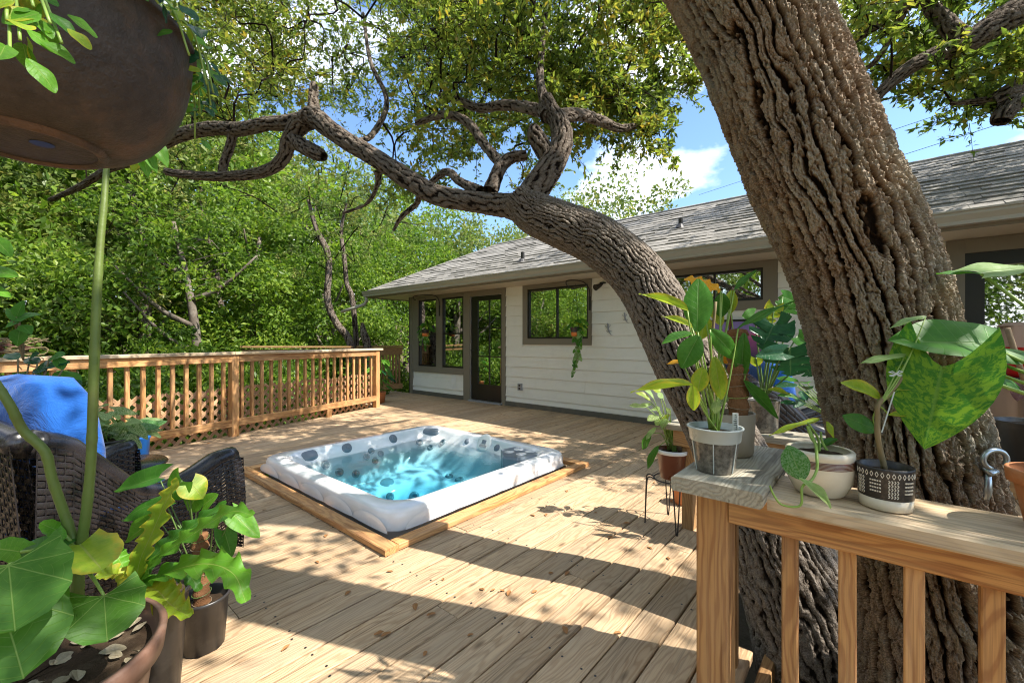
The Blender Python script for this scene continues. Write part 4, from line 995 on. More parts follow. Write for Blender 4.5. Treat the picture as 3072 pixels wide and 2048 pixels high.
# above and to the right of the picture
def box(n, lo, hi, r0, r1):
    c = 0; t_ = 0
    while c < n and t_ < n*40:
        t_ += 1; p = Vector([rng.uniform(a, b) for a, b in zip(lo, hi)])
        v_ = p-CAM; d = v_.dot(F)
        if d > .3:
            u_, w_ = v_.dot(RT)/d, v_.z/d
            if abs(u_) < 1.3 and -.2 < w_ < .88: continue           # in the picture: given above
        if p.z < 3.2 or not keep(p): continue
        oc.append(tuple(p)); orad.append(rng.uniform(r0, r1)); c += 1
box(330, (-3.5, -6.5, 3.9), (7.5, 4.5, 7.2), .25, .55)
box(70, (6.5, -5.5, 4.6), (10.5, 3.5, 8.8), .3, .6)
for c_, n_k, s_k in (((.85, -1.35, 4.5), 11, .18), ((2.35, -2.45, 4.6), 9, .34)):            # unseen leaf clumps added to shade the bowl, near rail and great trunk
    for _ in range(n_k): oc.append(tuple(np.array(c_)+rng.normal(size=3)*s_k)); orad.append(rng.uniform(.28, .48))
oc = np.array(oc); orad = np.array(orad)
crown_mesh, TW1 = sprays(oc[:nvis], orad[:nvis], 13, 26, .050, M['oakleaf'], 71)
link('crown', crown_mesh, oak, Matrix.Translation(OS))
link('crown', leafmesh('upper_crown', oc[nvis:], orad[nvis:], 150, .085, M['oakleaf'], .8, 72, wid=.5), oak, Matrix.Translation(OS))
# twigs tie each clump to the nearest limb
def twigs(par, ctr, rad, limbs, seed, TW, name='twigs'):
    r = np.random.default_rng(seed); L = np.vstack([c[::3, :3] for c in limbs]); mb = MB(); nodes = [L]
    ctr = np.asarray(ctr, float); order = np.argsort([np.linalg.norm(L-c, axis=1).min() for c in ctr])
    for k_ in order:                                                  # each bough leaves the nearest limb or an earlier bough
        c = ctr[k_]; A = np.vstack(nodes); dd = np.linalg.norm(A-c, axis=1); j = int(np.argmin(dd)); q = A[j]; dl = dd[j]
        if dl > 3.2: continue
        m1 = q*.6+c*.4 + r.normal(size=3)*dl*.16 + np.array([0, 0, .10*dl]); m2 = q*.25+c*.75 + r.normal(size=3)*dl*.12
        P = spline([q, m1, m2, c], 9); mb.tube(P, list(np.linspace(.007+.007*dl, .004, 9)), 5, False); nodes.append(P[2:])
    for a, b, c in TW: mb.tube([tuple(a), tuple(b), tuple(c)], [.0034, .0026, .0012], 3, False)
    o = part(mb, name, M['limbbark'], par, kind='stuff'); return o
twigs(oak, oc[:nvis], orad[:nvis], LIMBS, 5, TW1)
oc2, or2 = [], []
def reg2(n, *a):
    global oc, orad
    s_oc, s_or = oc, orad; oc, orad = [], []; reg(n, *a); oc2.extend(oc); or2.extend(orad); oc, orad = s_oc, s_or
reg2(48, 2520, 3150, -120, 130, 2.9, 4.6, .14, .26, False); reg2(10, 2560, 2800, 100, 260, 3.1, 3.9, .10, .17, False); reg2(26, 2800, 3150, 130, 350, 3.0, 4.2, .12, .22, False)
crown2, TW2 = sprays(oc2, np.array(or2)*1.25, 9, 18, .060, M['oakleaf'], 73)
link('crown', crown2, oak2, Matrix.Translation(-root_shift(oak2)))
twigs(oak2, np.array(oc2), or2, LIMBS[-6:], 6, TW2)

# ================================================================== THE WOOD BEYOND
def tree_variant(seed, rx, rz, nb, nl, L, mat, h0):
    r = np.random.default_rng(seed); c = []
    while len(c) < nb:
        p = r.normal(size=3); p /= np.linalg.norm(p); p *= (.35+.65*r.random()**.6); c.append((p[0]*rx, p[1]*rx, h0 + rz + p[2]*rz))
    return leafmesh('crown', c, r.uniform(.12, .30, nb)*rx, nl, L, mat, .62, seed+9, spread=.2, wid=.5)
def trunk_variant(seed, h, r0, lean):
    r = np.random.default_rng(seed); mb = MB()
    P = spline([(0, 0, -.4), (lean*.2, r.normal()*.1, h*.3), (lean*.6+r.normal()*.12, r.normal()*.2, h*.65), (lean, r.normal()*.2, h)], 12)
    mb.tube(P, list(np.linspace(r0, r0*.25, 12)), 8)
    for i in range(7):
        j = 3+i; q = P[min(j, 11)]; a = r.uniform(0, 6.28); l = r.uniform(.9, 1.9)*h/6
        mb.tube(spline([q, q+np.array([math.cos(a)*l*.5, math.sin(a)*l*.5, l*.25]), q+np.array([math.cos(a)*l, math.sin(a)*l, l*.75])], 6), list(np.linspace(r0*.4, r0*.1, 6)), 6)
    return mb.mesh('trunk', M['treebark'], True)
M['treebark'] = plain('pale_bark', (0.16, 0.13, 0.105), 0.9, 0.15, var=0.3, scale=14, bump=0.8, dirt=(0.30, 0.27, 0.23))
CV = [tree_variant(100+i, 2.0, 2.0, 64, 200, .085, M['treeleaf'], 1.2) for i in range(4)]
BV = [tree_variant(120+i, 1.5, 1.05, 50, 200, .075, M['treeleaf'], -.1) for i in range(3)]
PV = [tree_variant(140+i, 2.2, 1.9, 80, 150, .10, M['paleleaf'], 1.8) for i in range(2)]
TV = [trunk_variant(160+i, 4.4, .13, random.uniform(-.7, .7)) for i in range(4)]
def tree(x, y, s, cm, label, group, name='woodland_tree', z=None, sz=1.0):
    o = empty(name, (x, y, gz(x, y) if z is None else z), label=label, category='tree' if 'tree' in name else 'bush', group=group)
    o.rotation_euler = (0, 0, random.uniform(0, 6.28)); o.scale = (s, s, s*sz)
    link('crown', cm, o); link('trunk' if 'tree' in name else 'stem', random.choice(TV), o, None if 'tree' in name else Matrix.Scale(.35, 4)); return o
G1 = 'trees of the wood beyond the far railing'; L1 = 'leafy green tree in the dense wood beyond the far railing'
for x, y, s in [(-9, 12, 1.5), (-6, 10.5, 1.25), (-3.6, 12.5, 1.5), (-2.6, 9.6, 1.05), (-.4, 11.6, 1.3), (-1.2, 9.9, 1.1), (.6, 12.4, 1.5), (2.2, 10.6, 1.25), (3.9, 12.6, 1.45), (5.4, 11.4, 1.15), (7.4, 13.4, 1.4),
                (-11, 16, 2.2), (-7, 15.5, 2.4), (-3, 16.5, 2.6), (-.6, 14.2, 2.3), (1.0, 16.2, 2.6), (3.0, 14.6, 1.9), (4.6, 17, 2.15), (8.5, 17.5, 2.2), (12.2, 17.5, 2.2), (6.4, 15.0, 1.8), (9.6, 14.6, 1.6), (-14, 22, 2.2), (-8, 22, 2.8), (-2, 23, 3.0), (4, 23, 2.8), (10, 23.5, 2.1), (16, 22, 2.2), (-13, 8, 1.7), (-15, 13, 2.0), (-11, 3, 2.0), (-9, -1.5, 1.7), (-10, -5, 1.9), (-13, 0, 2.1), (-8, 6, 1.5)]:
    if random.random() < .3: tree(x+random.uniform(-.4, .4), y+random.uniform(-.4, .4), s*.95, random.choice(PV), 'olive green oak in the dense wood beyond the far railing', G1)
    else: tree(x+random.uniform(-.4, .4), y+random.uniform(-.4, .4), s, random.choice(CV), L1, G1)
G2 = 'bushes below the far railing'; L2 = 'bright green bush in the undergrowth just beyond the far railing'
for i in range(22):
    x = -10.0 + i*.78; tree(x, 8.3 + .16*x*(x > 0) + random.uniform(-.3, .9), random.uniform(.85, 1.15), random.choice(BV), L2, G2, 'bush', gz(x, 8.6), 1.35)
G3 = 'pale trees behind the house'; L3 = 'pale yellow green tree standing behind the house roof'
for x, y, s in [(13.5, 9.5, 1.45), (16.5, 11.5, 1.6), (14.5, 14, 1.7), (20, 13.5, 1.75), (19, 9.5, 1.35), (16.2, 8.2, 1.75)]:
    tree(x, y, s, random.choice(PV), L3, G3)
tree(21.0, 1.2, 1.5, PV[1], 'far pale tree showing over the roof ridge at right', None, z=.2)
# slender trees at the wood's edge whose pale trunks show
def edge_tree(L, lab, crown_at, s):
    p0 = at(*L[0][:3]); o = empty('woodland_tree', p0, label=lab, category='tree'); C = limb(o, [w4(at(a, b, d), r) for a, b, d, r in L], 60, 16, .006, .04, 81, 'trunk')
    q = at(*crown_at); cl = [tuple(q+V(*(rng.normal(size=3)*s))) for _ in range(16)]; me, tw = sprays(cl, rng.uniform(.35, .6, 16), 10, 16, .075, M['paleleaf'], 82)
    link('crown', me, o, Matrix.Translation(-root_shift(o))); twigs(o, np.array(cl), [.4]*16, [C], 83, tw)
edge_tree([(1062, 1180, 9.6, .09), (1050, 1030, 9.6, .085), (1010, 970, 9.6, .08), (983, 900, 9.6, .075), (985, 770, 9.7, .07), (950, 690, 9.8, .055), (925, 600, 10, .035)], 'pale leaning trunk with sparse crown near the end of the far railing', (930, 610, 10), .8)
edge_tree([(1075, 1100, 9.9, .06), (1058, 906, 9.9, .06), (1040, 850, 9.9, .055), (1033, 776, 9.9, .05), (1024, 690, 10, .04), (1040, 610, 10, .025)], 'thin grey trunk forking beside the downspout of the house', (1050, 600, 10), .7)
edge_tree([(430, 1150, 8.6, .11), (434, 900, 8.6, .11), (430, 740, 8.6, .10), (412, 640, 8.7, .085), (380, 540, 8.9, .05)], 'thick brown trunk among dead twigs right of the tall green stem', (390, 560, 8.9), .8)
edge_tree([(700, 1150, 10.5, .07), (660, 900, 10.5, .065), (640, 760, 10.6, .06), (610, 640, 10.8, .05), (600, 520, 11, .03)], 'grey leaning trunk in the wood above the middle railing post', (600, 560, 11), .9)
stp = empty('broken_stump', at(1104, 1045, 9.3), label='pale broken stump standing at the wood edge by the downspout', category='stump')
limb(stp, [w4(at(1108, 1120, 9.3), .09), w4(at(1102, 1037, 9.3), .085), w4(at(1092, 1000, 9.3), .075), w4(at(1086, 968, 9.3), .03)], 30, 20, .008, .04, 84, 'trunk')
dead = empty('dead_branch', at(560, 800, 8.6), label='tangle of pale dead twigs hanging in the wood at left', category='branch')
for k_ in range(26):
    q = at(rng.uniform(300, 640), rng.uniform(700, 880), rng.uniform(8.0, 8.8)); a = rng.uniform(-.6, .6); dv_ = RT*math.cos(a)*rng.uniform(.3, .9) + UP*math.sin(a)*.6
    part(MB().tube(spline([q, q+dv_*.5+V(0, 0, .08), q+dv_+V(*(rng.normal(size=3)*.08))], 8), list(np.linspace(.010, .004, 8)), 4), 'twig', M['treebark'], dead)
# power lines
for a, b, lab in (((2560, 430), (3000, 283), 'upper black power line crossing the clouds at right'), ((2560, 513), (3000, 372), 'lower black power line crossing the sky above the ridge')):
    p, q = at(*a, 26), at(*b, 20); dv_ = q-p
    mb = MB().tube([p-dv_*2.0, p-dv_*.5+V(0, 0, -.05), p, q, q+dv_*.8, q+dv_*2.5], .014, 6); link('power_line', mb.mesh('power_line', M['wire'], True), label=lab, category='cable', group='power lines')

# ================================================================== LEAVES FOR POTTED PLANTS
def leaf_unit(kind, droop, fold, seed):
    r = random.Random(seed); nt_ = 27 if kind in ('monstera', 'wavy') else 13; nu = 9
    vs, uv, fs = [], [], []
    for i in range(nt_):
        t = i/(nt_-1)
        if kind == 'heart': w = math.sin(math.pi*(.24+.76*t))**.85; back = .30
        elif kind == 'arrow': w = math.sin(math.pi*(.27+.73*t))**1.0; back = .52
        elif kind == 'round': w = (math.sqrt(max(0, 1-((t-.4)/.6)**2)) if t > .4 else math.sqrt(1-((.4-t)/.62)**2))*(1+.04*math.cos(t*19)); back = .34
        elif kind == 'oval': w = math.sin(math.pi*min(1, t*.97+.015))**.75; back = .03
        elif kind == 'lance': w = math.sin(math.pi*min(1, t**.75*.985+.01))**.95; back = .02
        elif kind == 'monstera': w = math.sin(math.pi*(.24+.76*t))**.8*(.42 if (i % 6 in (4, 5) and 5 < i < 23) else 1); back = .30
        elif kind == 'wavy': w = math.sin(math.pi*min(1, t*.94+.05))**.6*(1+.10*math.sin(t*24)); back = .0
        w *= .5
        for j in range(nu):
            u = -1+2*j/(nu-1); a = abs(u)
            x = t - back*a**1.6*(1-t)**1.5
            z = -droop*t*t + fold*a*w*.9 - .10*a*a*w + .012*math.sin(7*t+2.3*u+seed) + (.05*a*math.sin(t*26+seed) if kind == 'wavy' else 0.02*a*math.sin(t*11+seed*2+u))
            vs.append((x, u*w, z)); uv.append(((u+1)/2, t))
    for i in range(nt_-1):
        for j in range(nu-1): fs.append((i*nu+j, (i+1)*nu+j, (i+1)*nu+j+1, i*nu+j+1))
    return vs, uv, fs
LU = {}
def leaf_mesh(kind, mat, var):
    key = (kind, mat, var)
    if key not in LU:
        vs, uv, fs = leaf_unit(kind, (.10, .22, .05)[var], (.25, .12, .42)[var], var*3+1)
        LU[key] = mesh_np('leaf', vs, fs, (M[mat],), True, uv)
    return LU[key]
def leaf(par, base, tip, nrm, w, mat, kind='heart', name='leaf', var=None):
    base = Vector(base); tip = Vector(tip); x = tip-base; L = x.length; xn = x/L
    n_ = Vector(nrm); n_ = (n_ - xn*n_.dot(xn)); n_ = n_.normalized() if n_.length > 1e-3 else xn.orthogonal(); y = n_.cross(xn)
    Mx = Matrix((x, y*w, n_*L)).transposed().to_4x4(); Mx.translation = base - root_shift(par)
    return link(name, leaf_mesh(kind, mat, random.randrange(3) if var is None else var), par, Mx)
def petiole(par, a, b, r=.003, mat='petiole', sag=.0, name='petiole'):
    a = Vector(a); b = Vector(b); m_ = (a+b)/2 + V(0, 0, sag) + V(random.uniform(-.01, .01), random.uniform(-.01, .01), 0)
    return part(MB().tube(spline([a, m_, b], 9), list(np.linspace(r, r*.65, 9)), 7), name, M[mat], par, True)
def towards(p, k=.6):
    """a leaf normal between straight up and towards the viewer"""
    return (CAM-Vector(p)).normalized()*k + UP*(1-k)
def pxleaf(par, root, b, t, wpx, d, mat, kind='heart', k=.6, dt=None, pet=.003, pmat='petiole', var=None, sag=0.0):
    """leaf given by photo points of its base and tip at depth d (tip depth dt)"""
    pb, pt = at(b[0], b[1], d), at(t[0], t[1], dt or d); w = wpx/FPX*d
    if root is not None and pet: petiole(par, root, pb, pet, pmat, sag)
    return leaf(par, pb, pt, towards(pb, k), w, mat, kind, var=var)
def pot(name, c, prof, mat, label, category='pot', soil=True, wall=.006, n=32, group=None, soil_z=None):
    """prof: outer (r,z) from the bottom up; walls have thickness"""
    o = empty(name, c, label=label, category=category, group=group); rt_, zt = prof[-1]
    inner = [(max(r-wall, .002), max(z, prof[0][1]+wall)) for r, z in reversed(prof)]
    part(MB().lathe([(0, prof[0][1])] + prof + inner + [(0, prof[0][1]+wall)], c, n), 'body', mat, o, True)
    if soil:
        zs_ = soil_z if soil_z is not None else zt-.02; rr = rt_-wall-.001
        for (r0, z0), (r1, z1) in zip(prof[:-1], prof[1:]):
            if z0 <= zs_ <= z1 and z1 > z0: rr = r0+(r1-r0)*(zs_-z0)/(z1-z0)-wall
        mb = MB().lathe([(0, zs_+.008), (rr*.4, zs_+.007), (rr*.8, zs_+.002), (rr, zs_-.002)], c, 24)
        mb.v = [(x, y, z+random.uniform(-.003, .003)) for x, y, z in mb.v]; part(mb, 'soil', M['soil'], o, True)
    return o
M['lf_bright'] = bigleaf('leaf_bright', (0.085, 0.25, 0.016), (0.13, 0.33, 0.026), (0.30, 0.42, 0.10), 7)
M['lf_palm'] = bigleaf('leaf_fan_veined', (0.056, 0.170, 0.013), (0.081, 0.222, 0.021), (0.26, 0.40, 0.10), 7, palm=True)
M['lf_green'] = bigleaf('leaf_green', (0.045, 0.165, 0.016), (0.07, 0.22, 0.024), (0.17, 0.30, 0.08), 9)
M['lf_dark'] = bigleaf('leaf_dark', (0.012, 0.062, 0.022), (0.022, 0.09, 0.032), (0.06, 0.14, 0.05), 9, trans=.22, rough=.26)
M['lf_yellow'] = bigleaf('leaf_yellow_green', (0.20, 0.34, 0.02), (0.33, 0.42, 0.035), (0.33, 0.38, 0.10), 10, edge=(0.42, 0.36, 0.03))
M['lf_gold'] = bigleaf('leaf_gold', (0.55, 0.33, 0.02), (0.70, 0.30, 0.02), (0.60, 0.50, 0.12), 9)
M['lf_varieg'] = bigleaf('leaf_variegated', (0.035, 0.17, 0.018), (0.06, 0.22, 0.025), (0.14, 0.30, 0.05), 8, mottle=(0.24, 0.43, 0.03), mamt=.62)
M['lf_cream'] = bigleaf('leaf_cream_marbled', (0.10, 0.22, 0.04), (0.18, 0.30, 0.06), (0.42, 0.50, 0.22), 8, mottle=(0.52, 0.58, 0.30), mamt=.85)
M['lf_pale'] = bigleaf('leaf_pale', (0.22, 0.36, 0.10), (0.34, 0.46, 0.20), (0.50, 0.58, 0.32), 8)
M['lf_silver'] = bigleaf('leaf_silvered', (0.05, 0.20, 0.03), (0.08, 0.26, 0.04), (0.2, 0.34, 0.1), 6, mottle=(0.24, 0.40, 0.20), mamt=.7)
M['lf_maroon'] = bigleaf('leaf_dry_maroon', (0.10, 0.035, 0.03), (0.16, 0.07, 0.05), (0.2, 0.1, 0.07), 6)
def clear_mat():
    m, t, o = newmat('clear_pot_plastic'); g = N(t); v, r = objvec(g); sp = g.n('ShaderNodeSeparateXYZ'); tcn = g.n('ShaderNodeTexCoord'); g.l(tcn.outputs['Object'], sp.inputs[0])
    fill = g.ramp(g.noise(v, 55, 6, 0.7), [(0.35, (0.055, 0.045, 0.035)), (0.6, (0.20, 0.18, 0.15)), (0.75, (0.30, 0.27, 0.24))])
    c = fill
    g.l(g.pbsdf(c, 0.28, 0.5, g.bump(g.noise(v, 40, 4, 0.6), 0.15, 0.004), **{'Coat Weight': 0.5}), o.inputs['Surface']); return m
M['clearfill'] = clear_mat(); M['clearrim'] = plain('frosted_plastic', (0.46, 0.50, 0.48), 0.3, 0.5, var=.04)
M['blackclear'] = M['clearfill']

# ---- shelf: frosted pot with the tall yellow green plant
def tag_stick(px, py, d, par, txt):
    p = at(px, py, d); t = part(MB().box((-.001+p.x, p.y-.0075, p.z-.035), (p.x+.001, p.y+.0075, p.z+.045)), 'plant_tag', M['white'], par)
    mb = MB(); r = random.Random(txt); z = p.z+.040
    while z > p.z-.012:                                               # a line of small handwriting down the tag
        h_ = r.uniform(.003, .0055); w_ = r.uniform(.003, .0045)
        mb.box((p.x-.0016, p.y-w_, z-h_), (p.x-.0012, p.y-w_+.0011, z)); mb.box((p.x-.0016, p.y-w_, z-.0012), (p.x-.0012, p.y+w_*r.uniform(-.3, 1), z))
        if r.random() < .6: mb.box((p.x-.0016, p.y-w_, z-h_*.6), (p.x-.0012, p.y+w_, z-h_*.6+.0011))
        z -= h_+.0016
    part(mb, 'handwriting', M['black'], t)
pc = V(1.33, .352, .8225)
ph = pot('plant_pot', pc, [(.050, 0), (.052, .004), (.064, .088), (.066, .090)], M['clearfill'], 'frosted clear pot with tall yellow green plant on the grey shelf', 'plant', soil=False)
part(MB().lathe([(.066, .088), (.068, .09), (.072, .122), (.076, .124), (.076, .128), (.070, .128), (.066, .092)], pc, 32), 'rim', M['clearrim'], ph, True)
part(MB().lathe([(0, .112), (.03, .111), (.069, .108)], pc, 20), 'soil', M['soil'], ph, True)
for k_ in range(6):
    a = k_*math.pi/3+.2; part(MB().tube([pc+V(.053*math.cos(a), .053*math.sin(a), .004), pc+V(.0655*math.cos(a), .0655*math.sin(a), .09)], .0018, 5), 'pot_rib', M['clearrim'], ph)
tag_stick(2206, 1285, 1.24, ph, 'a')
Z1 = lambda x, y: (1850+x/2.851, 750+y/2.851)
rt0 = pc + V(0, 0, .11)
for b, t, w, d, mt, kd, k_ in [((690, 690), (700, 232), 78, 1.24, 'lf_green', 'oval', .8), ((890, 345), (622, 203), 40, 1.30, 'lf_gold', 'wavy', .5), ((605, 520), (200, 362), 30, 1.22, 'lf_yellow', 'lance', .55), ((645, 665), (392, 556), 24, 1.24, 'lf_yellow', 'lance', .45),
        ((640, 715), (385, 795), 30, 1.22, 'lf_green', 'oval', .5), ((700, 735), (555, 1005), 66, 1.20, 'lf_green', 'oval', .8), ((800, 680), (1065, 940), 52, 1.24, 'lf_green', 'oval', .75), ((1040, 670), (1525, 348), 24, 1.26, 'lf_green', 'lance', .5),
        ((1008, 345), (1192, 153), 20, 1.32, 'lf_green', 'lance', .5), ((985, 345), (970, 545), 34, 1.33, 'lf_yellow', 'oval', .7), ((905, 370), (890, 575), 44, 1.33, 'lf_green', 'oval', .7), ((735, 1005), (690, 1215), 46, 1.20, 'lf_yellow', 'oval', .8), ((835, 915), (900, 1285), 46, 1.20, 'lf_yellow', 'oval', .8),
        ((650, 1150), (660, 1372), 36, 1.18, 'lf_yellow', 'oval', .6), ((650, 1160), (120, 1190), 22, 1.18, 'lf_yellow', 'lance', .3), ((560, 950), (425, 968), 16, 1.22, 'lf_gold', 'lance', .5), ((760, 560), (720, 760), 50, 1.32, 'lf_yellow', 'oval', .6), ((820, 1000), (800, 1150), 30, 1.22, 'lf_dark', 'oval', .7), ((900, 640), (780, 470), 40, 1.36, 'lf_yellow', 'oval', .5), ((860, 1280), (840, 1400), 26, 1.2, 'lf_pale', 'oval', .5)]:
    pxleaf(ph, rt0 + V(random.uniform(-.01, .01), random.uniform(-.01, .01), 0), Z1(*b), Z1(*t), w*1.08, d, mt, kd, k_, pet=.0033, pmat='petiole')
part(MB().tube(spline([rt0, rt0+V(.0, .004, .10), rt0+V(.005, .01, .24), rt0+V(.01, .0, .38)], 14), list(np.linspace(.006, .004, 14)), 8), 'main_stem', M['woody'], ph, True)
# ---- tan pot with a coir pole
pc = V(1.56, .365, .8225)
tp = pot('plant_pot', pc, [(.062, 0), (.068, .006), (.070, .02), (.075, .138)], M['tanpot'], 'tan plastic pot with coir pole plant behind the frosted pot', 'plant', soil_z=.118)
pb, pt = pc+V(-.012, -.028, .11), at(2212, 992, 1.46)
part(MB().tube([tuple(pb.lerp(pt, i/25)) for i in range(26)], [.030+.0035*math.sin(i*1.9)+.002*random.random() for i in range(26)], 16), 'coir_pole', M['coir'], tp, True)
for k_ in range(9):
    c_ = pb.lerp(pt, (k_+.5)/9); part(MB().tube([c_+V(.036*math.cos(a), .036*math.sin(a), .006*math.sin(a+k_)) for a in np.linspace(0, 6.283, 15)], .0012, 4), 'twine', M['petiole' if k_ in (2, 6) else 'bark_chip'], tp)
tag_stick(2233, 1228, 1.47, tp, 'b')
for b, t, w, d, mt, kd, k_ in [((1090, 715), (1060, 1125), 42, 1.40, 'lf_green', 'oval', .8), ((1090, 1118), (1412, 1452), 34, 1.38, 'lf_green', 'lance', .7), ((1290, 1195), (1500, 1235), 18, 1.42, 'lf_yellow', 'lance', .5), ((850, 800), (950, 905), 30, 1.45, 'lf_cream', 'heart', .7), ((900, 930), (990, 960), 24, 1.48, 'lf_gold', 'heart', .7), ((940, 1240), (820, 1340), 30, 1.46, 'lf_cream', 'heart', .6), ((980, 540), (965, 720), 10, 1.46, 'lf_maroon', 'lance', .6)]:
    pxleaf(tp, pb.lerp(pt, random.uniform(.3, .8)), Z1(*b), Z1(*t), w*1.05, d, mt, kd, k_, pet=.003)
# ---- cream striped pot with its vine
pc = V(1.375, .108, .8005)
cp = pot('plant_pot', pc, [(.046, 0), (.055, .006), (.070, .035), (.076, .062), (.0765, .078), (.0745, .094), (.073, .0955), (.0755, .098), (.0755, .113), (.072, .117)], M['cream'], 'cream ceramic pot with brown stripes and a trailing vine on the near railing', 'plant', soil_z=.10, wall=.009)
for k_ in range(6): part(MB().lathe([(.0767-.00028*max(0, k_-1), .0775+k_*.0031), (.0772-.00028*max(0, k_-1), .0785+k_*.0031), (.0766-.0003*k_, .0797+k_*.0031)], pc, 36), 'stripe', M['brownglaze'], cp, True)
Z3 = lambda x, y: (1850+x/2.613, 1050+y/2.613)
vpts = [(*Z3(1560, 740), 1.12), (*Z3(1500, 600), 1.12), (*Z3(1530, 690), 1.10), (*Z3(1560, 740), 1.06), (*Z3(1570, 850), 1.02), (*Z3(1570, 930), 1.01), (*Z3(1530, 1015), 1.00), (*Z3(1455, 1070), .985), (*Z3(1440, 1215), .98), (*Z3(1300, 1212), .99), (*Z3(1235, 1140), 1.0), (*Z3(1200, 1060), 1.01)]
part(MB().tube(spline([tuple(at(*q)) for q in vpts], 70), list(np.linspace(.0042, .0022, 70)), 8), 'vine', M['petiole'], cp, True)
for b, t, w, d, mt, kd, k_ in [((1588, 545), (1200, 595), 26, 1.13, 'lf_yellow', 'lance', .3), ((1455, 1010), (1355, 768), 72, 1.0, 'lf_silver', 'oval', .85), ((1425, 1008), (1695, 1235), 32, .985, 'lf_pale', 'oval', .5), ((1600, 760), (1730, 690), 22, 1.16, 'lf_green', 'oval', .5), ((1640, 560), (1740, 700), 22, 1.18, 'lf_yellow', 'lance', .5)]:
    pxleaf(cp, None, Z3(*b), Z3(*t), w*1.05, d, mt, kd, k_)
petiole(cp, pc+V(0, 0, .1), at(*Z3(1500, 570), 1.12), .004); petiole(cp, pc+V(.02, -.02, .1), at(*Z3(1600, 640), 1.16), .004)
# ---- black patterned cup pot
pc = V(1.365, -.022, .8005)
def etched():
    m, t, o = newmat('etched_black_glaze'); g = N(t); tcn = g.n('ShaderNodeTexCoord'); v, r = objvec(g)
    g.l(g.pbsdf(g.mix(g.ramp(g.noise(v, 90, 5, 0.7), [(0.5, 0.0), (0.75, 0.6)]), (0.022, 0.019, 0.017), (0.13, 0.10, 0.075)), 0.4, 0.5), o.inputs['Surface']); return m
M['etched'] = etched(); M['chalk'] = plain('chalk_marks', (0.62, 0.57, 0.48), 0.8, 0.2)
bp = pot('plant_pot', pc, [(.043, 0), (.0505, .003), (.0515, .0285)], M['cream'], 'black cup pot with white tribal marks on the near railing', 'plant', soil=False)
part(MB().lathe([(.0516, .0285), (.0522, .03), (.0540, .094), (.0545, .099), (.0525, .101), (.049, .099), (.048, .07)], pc, 36), 'glazed_band', M['etched'], bp, True)
part(MB().lathe([(0, .086), (.03, .085), (.0485, .082)], pc, 20), 'soil', M['soil'], bp, True)
def onpot(a, z, rr=.0): r_ = .0522+(z-.03)/.064*.0018 + rr; return pc + V(r_*math.cos(a), r_*math.sin(a), z)
mk = MB(); A0 = math.pi
def stroke(a0, z0, a1, z1, w=.0011):
    P = [onpot(a0+(a1-a0)*i/3, z0+(z1-z0)*i/3, .0003) for i in range(4)]; mk.tube(P, w, 5)
for i in range(14):
    a = A0-1.25+i*.19; s_ = .055; z_ = .086
    for q in ((a-s_, z_, a, z_+.0062), (a, z_+.0062, a+s_, z_), (a+s_, z_, a, z_-.0062), (a, z_-.0062, a-s_, z_)): stroke(*q, .0008)
for blk in range(4):
    a = A0-1.15+blk*.62
    if blk % 2:
        for r_ in range(4):
            for c_ in range(5):
                p = onpot(a+c_*.085, .072-r_*.0082, .0003); mk.tube([p-V(0, 0, .0016), p+V(0, 0, .0016)], .0019, 6)
    else:
        for r_ in range(5):
            for c_ in range(4): stroke(a+c_*.1, .076-r_*.0085, a+.05+c_*.1, .0725-r_*.0085); stroke(a+.05+c_*.1, .0725-r_*.0085, a+c_*.1, .069-r_*.0085)
part(mk, 'markings', M['chalk'], bp)
Z2 = lambda x, y: (2400+x/2.613, 700+y/2.613)
st_ = [tuple(at(*Z2(610, 1600), 1.02)), tuple(at(*Z2(608, 1450), 1.02)), tuple(at(*Z2(615, 1340), 1.02)), tuple(at(*Z2(700, 1250), 1.03)), tuple(at(*Z2(770, 1170), 1.04)), tuple(at(*Z2(810, 1090), 1.05))]
part(MB().tube(spline([tuple(pc+V(0, 0, .084))]+st_, 30), list(np.linspace(.0062, .004, 30)), 8), 'main_stem', M['woody'], bp, True)
for b, t, w, mt, k_ in [((622, 1285), (328, 1165), 46, 'lf_yellow', .6), ((600, 1545), (378, 1430), 52, 'lf_green', .75), ((690, 1425), (885, 1412), 22, 'lf_yellow', .5), ((825, 955), (508, 962), 26, 'lf_pale', .5), ((985, 655), (708, 722), 22, 'lf_pale', .45), ((760, 1230), (910, 1215), 22, 'lf_yellow', .5), ((840, 1010), (740, 1040), 18, 'lf_green', .5)]:
    pxleaf(bp, at(*Z2(620, 1350), 1.02), Z2(*b), Z2(*t), w*1.05, 1.04, mt, 'oval', k_, pet=.002)
# orchid clip: a little clear plastic dragonfly on a stake
ck = empty('plant_clip', at(*Z2(660, 1560), 1.0), label='small clear plastic dragonfly clip on a stake by the cup pot', category='clip')
part(MB().tube([at(*Z2(640, 1560), 1.0), at(*Z2(740, 1240), 1.0)], .0015, 5), 'stake', M['clearrim'], ck)
for dx, dy in ((-60, -20), (-55, 20), (50, -25), (45, 20)): part(MB().tube([at(*Z2(755, 1100), 1.0), at(*Z2(755+dx*.5, 1100+dy), 1.0), at(*Z2(755+dx, 1100+dy*.7), 1.0), at(*Z2(755, 1105), 1.0)], .0012, 5), 'wing', M['clearrim'], ck)
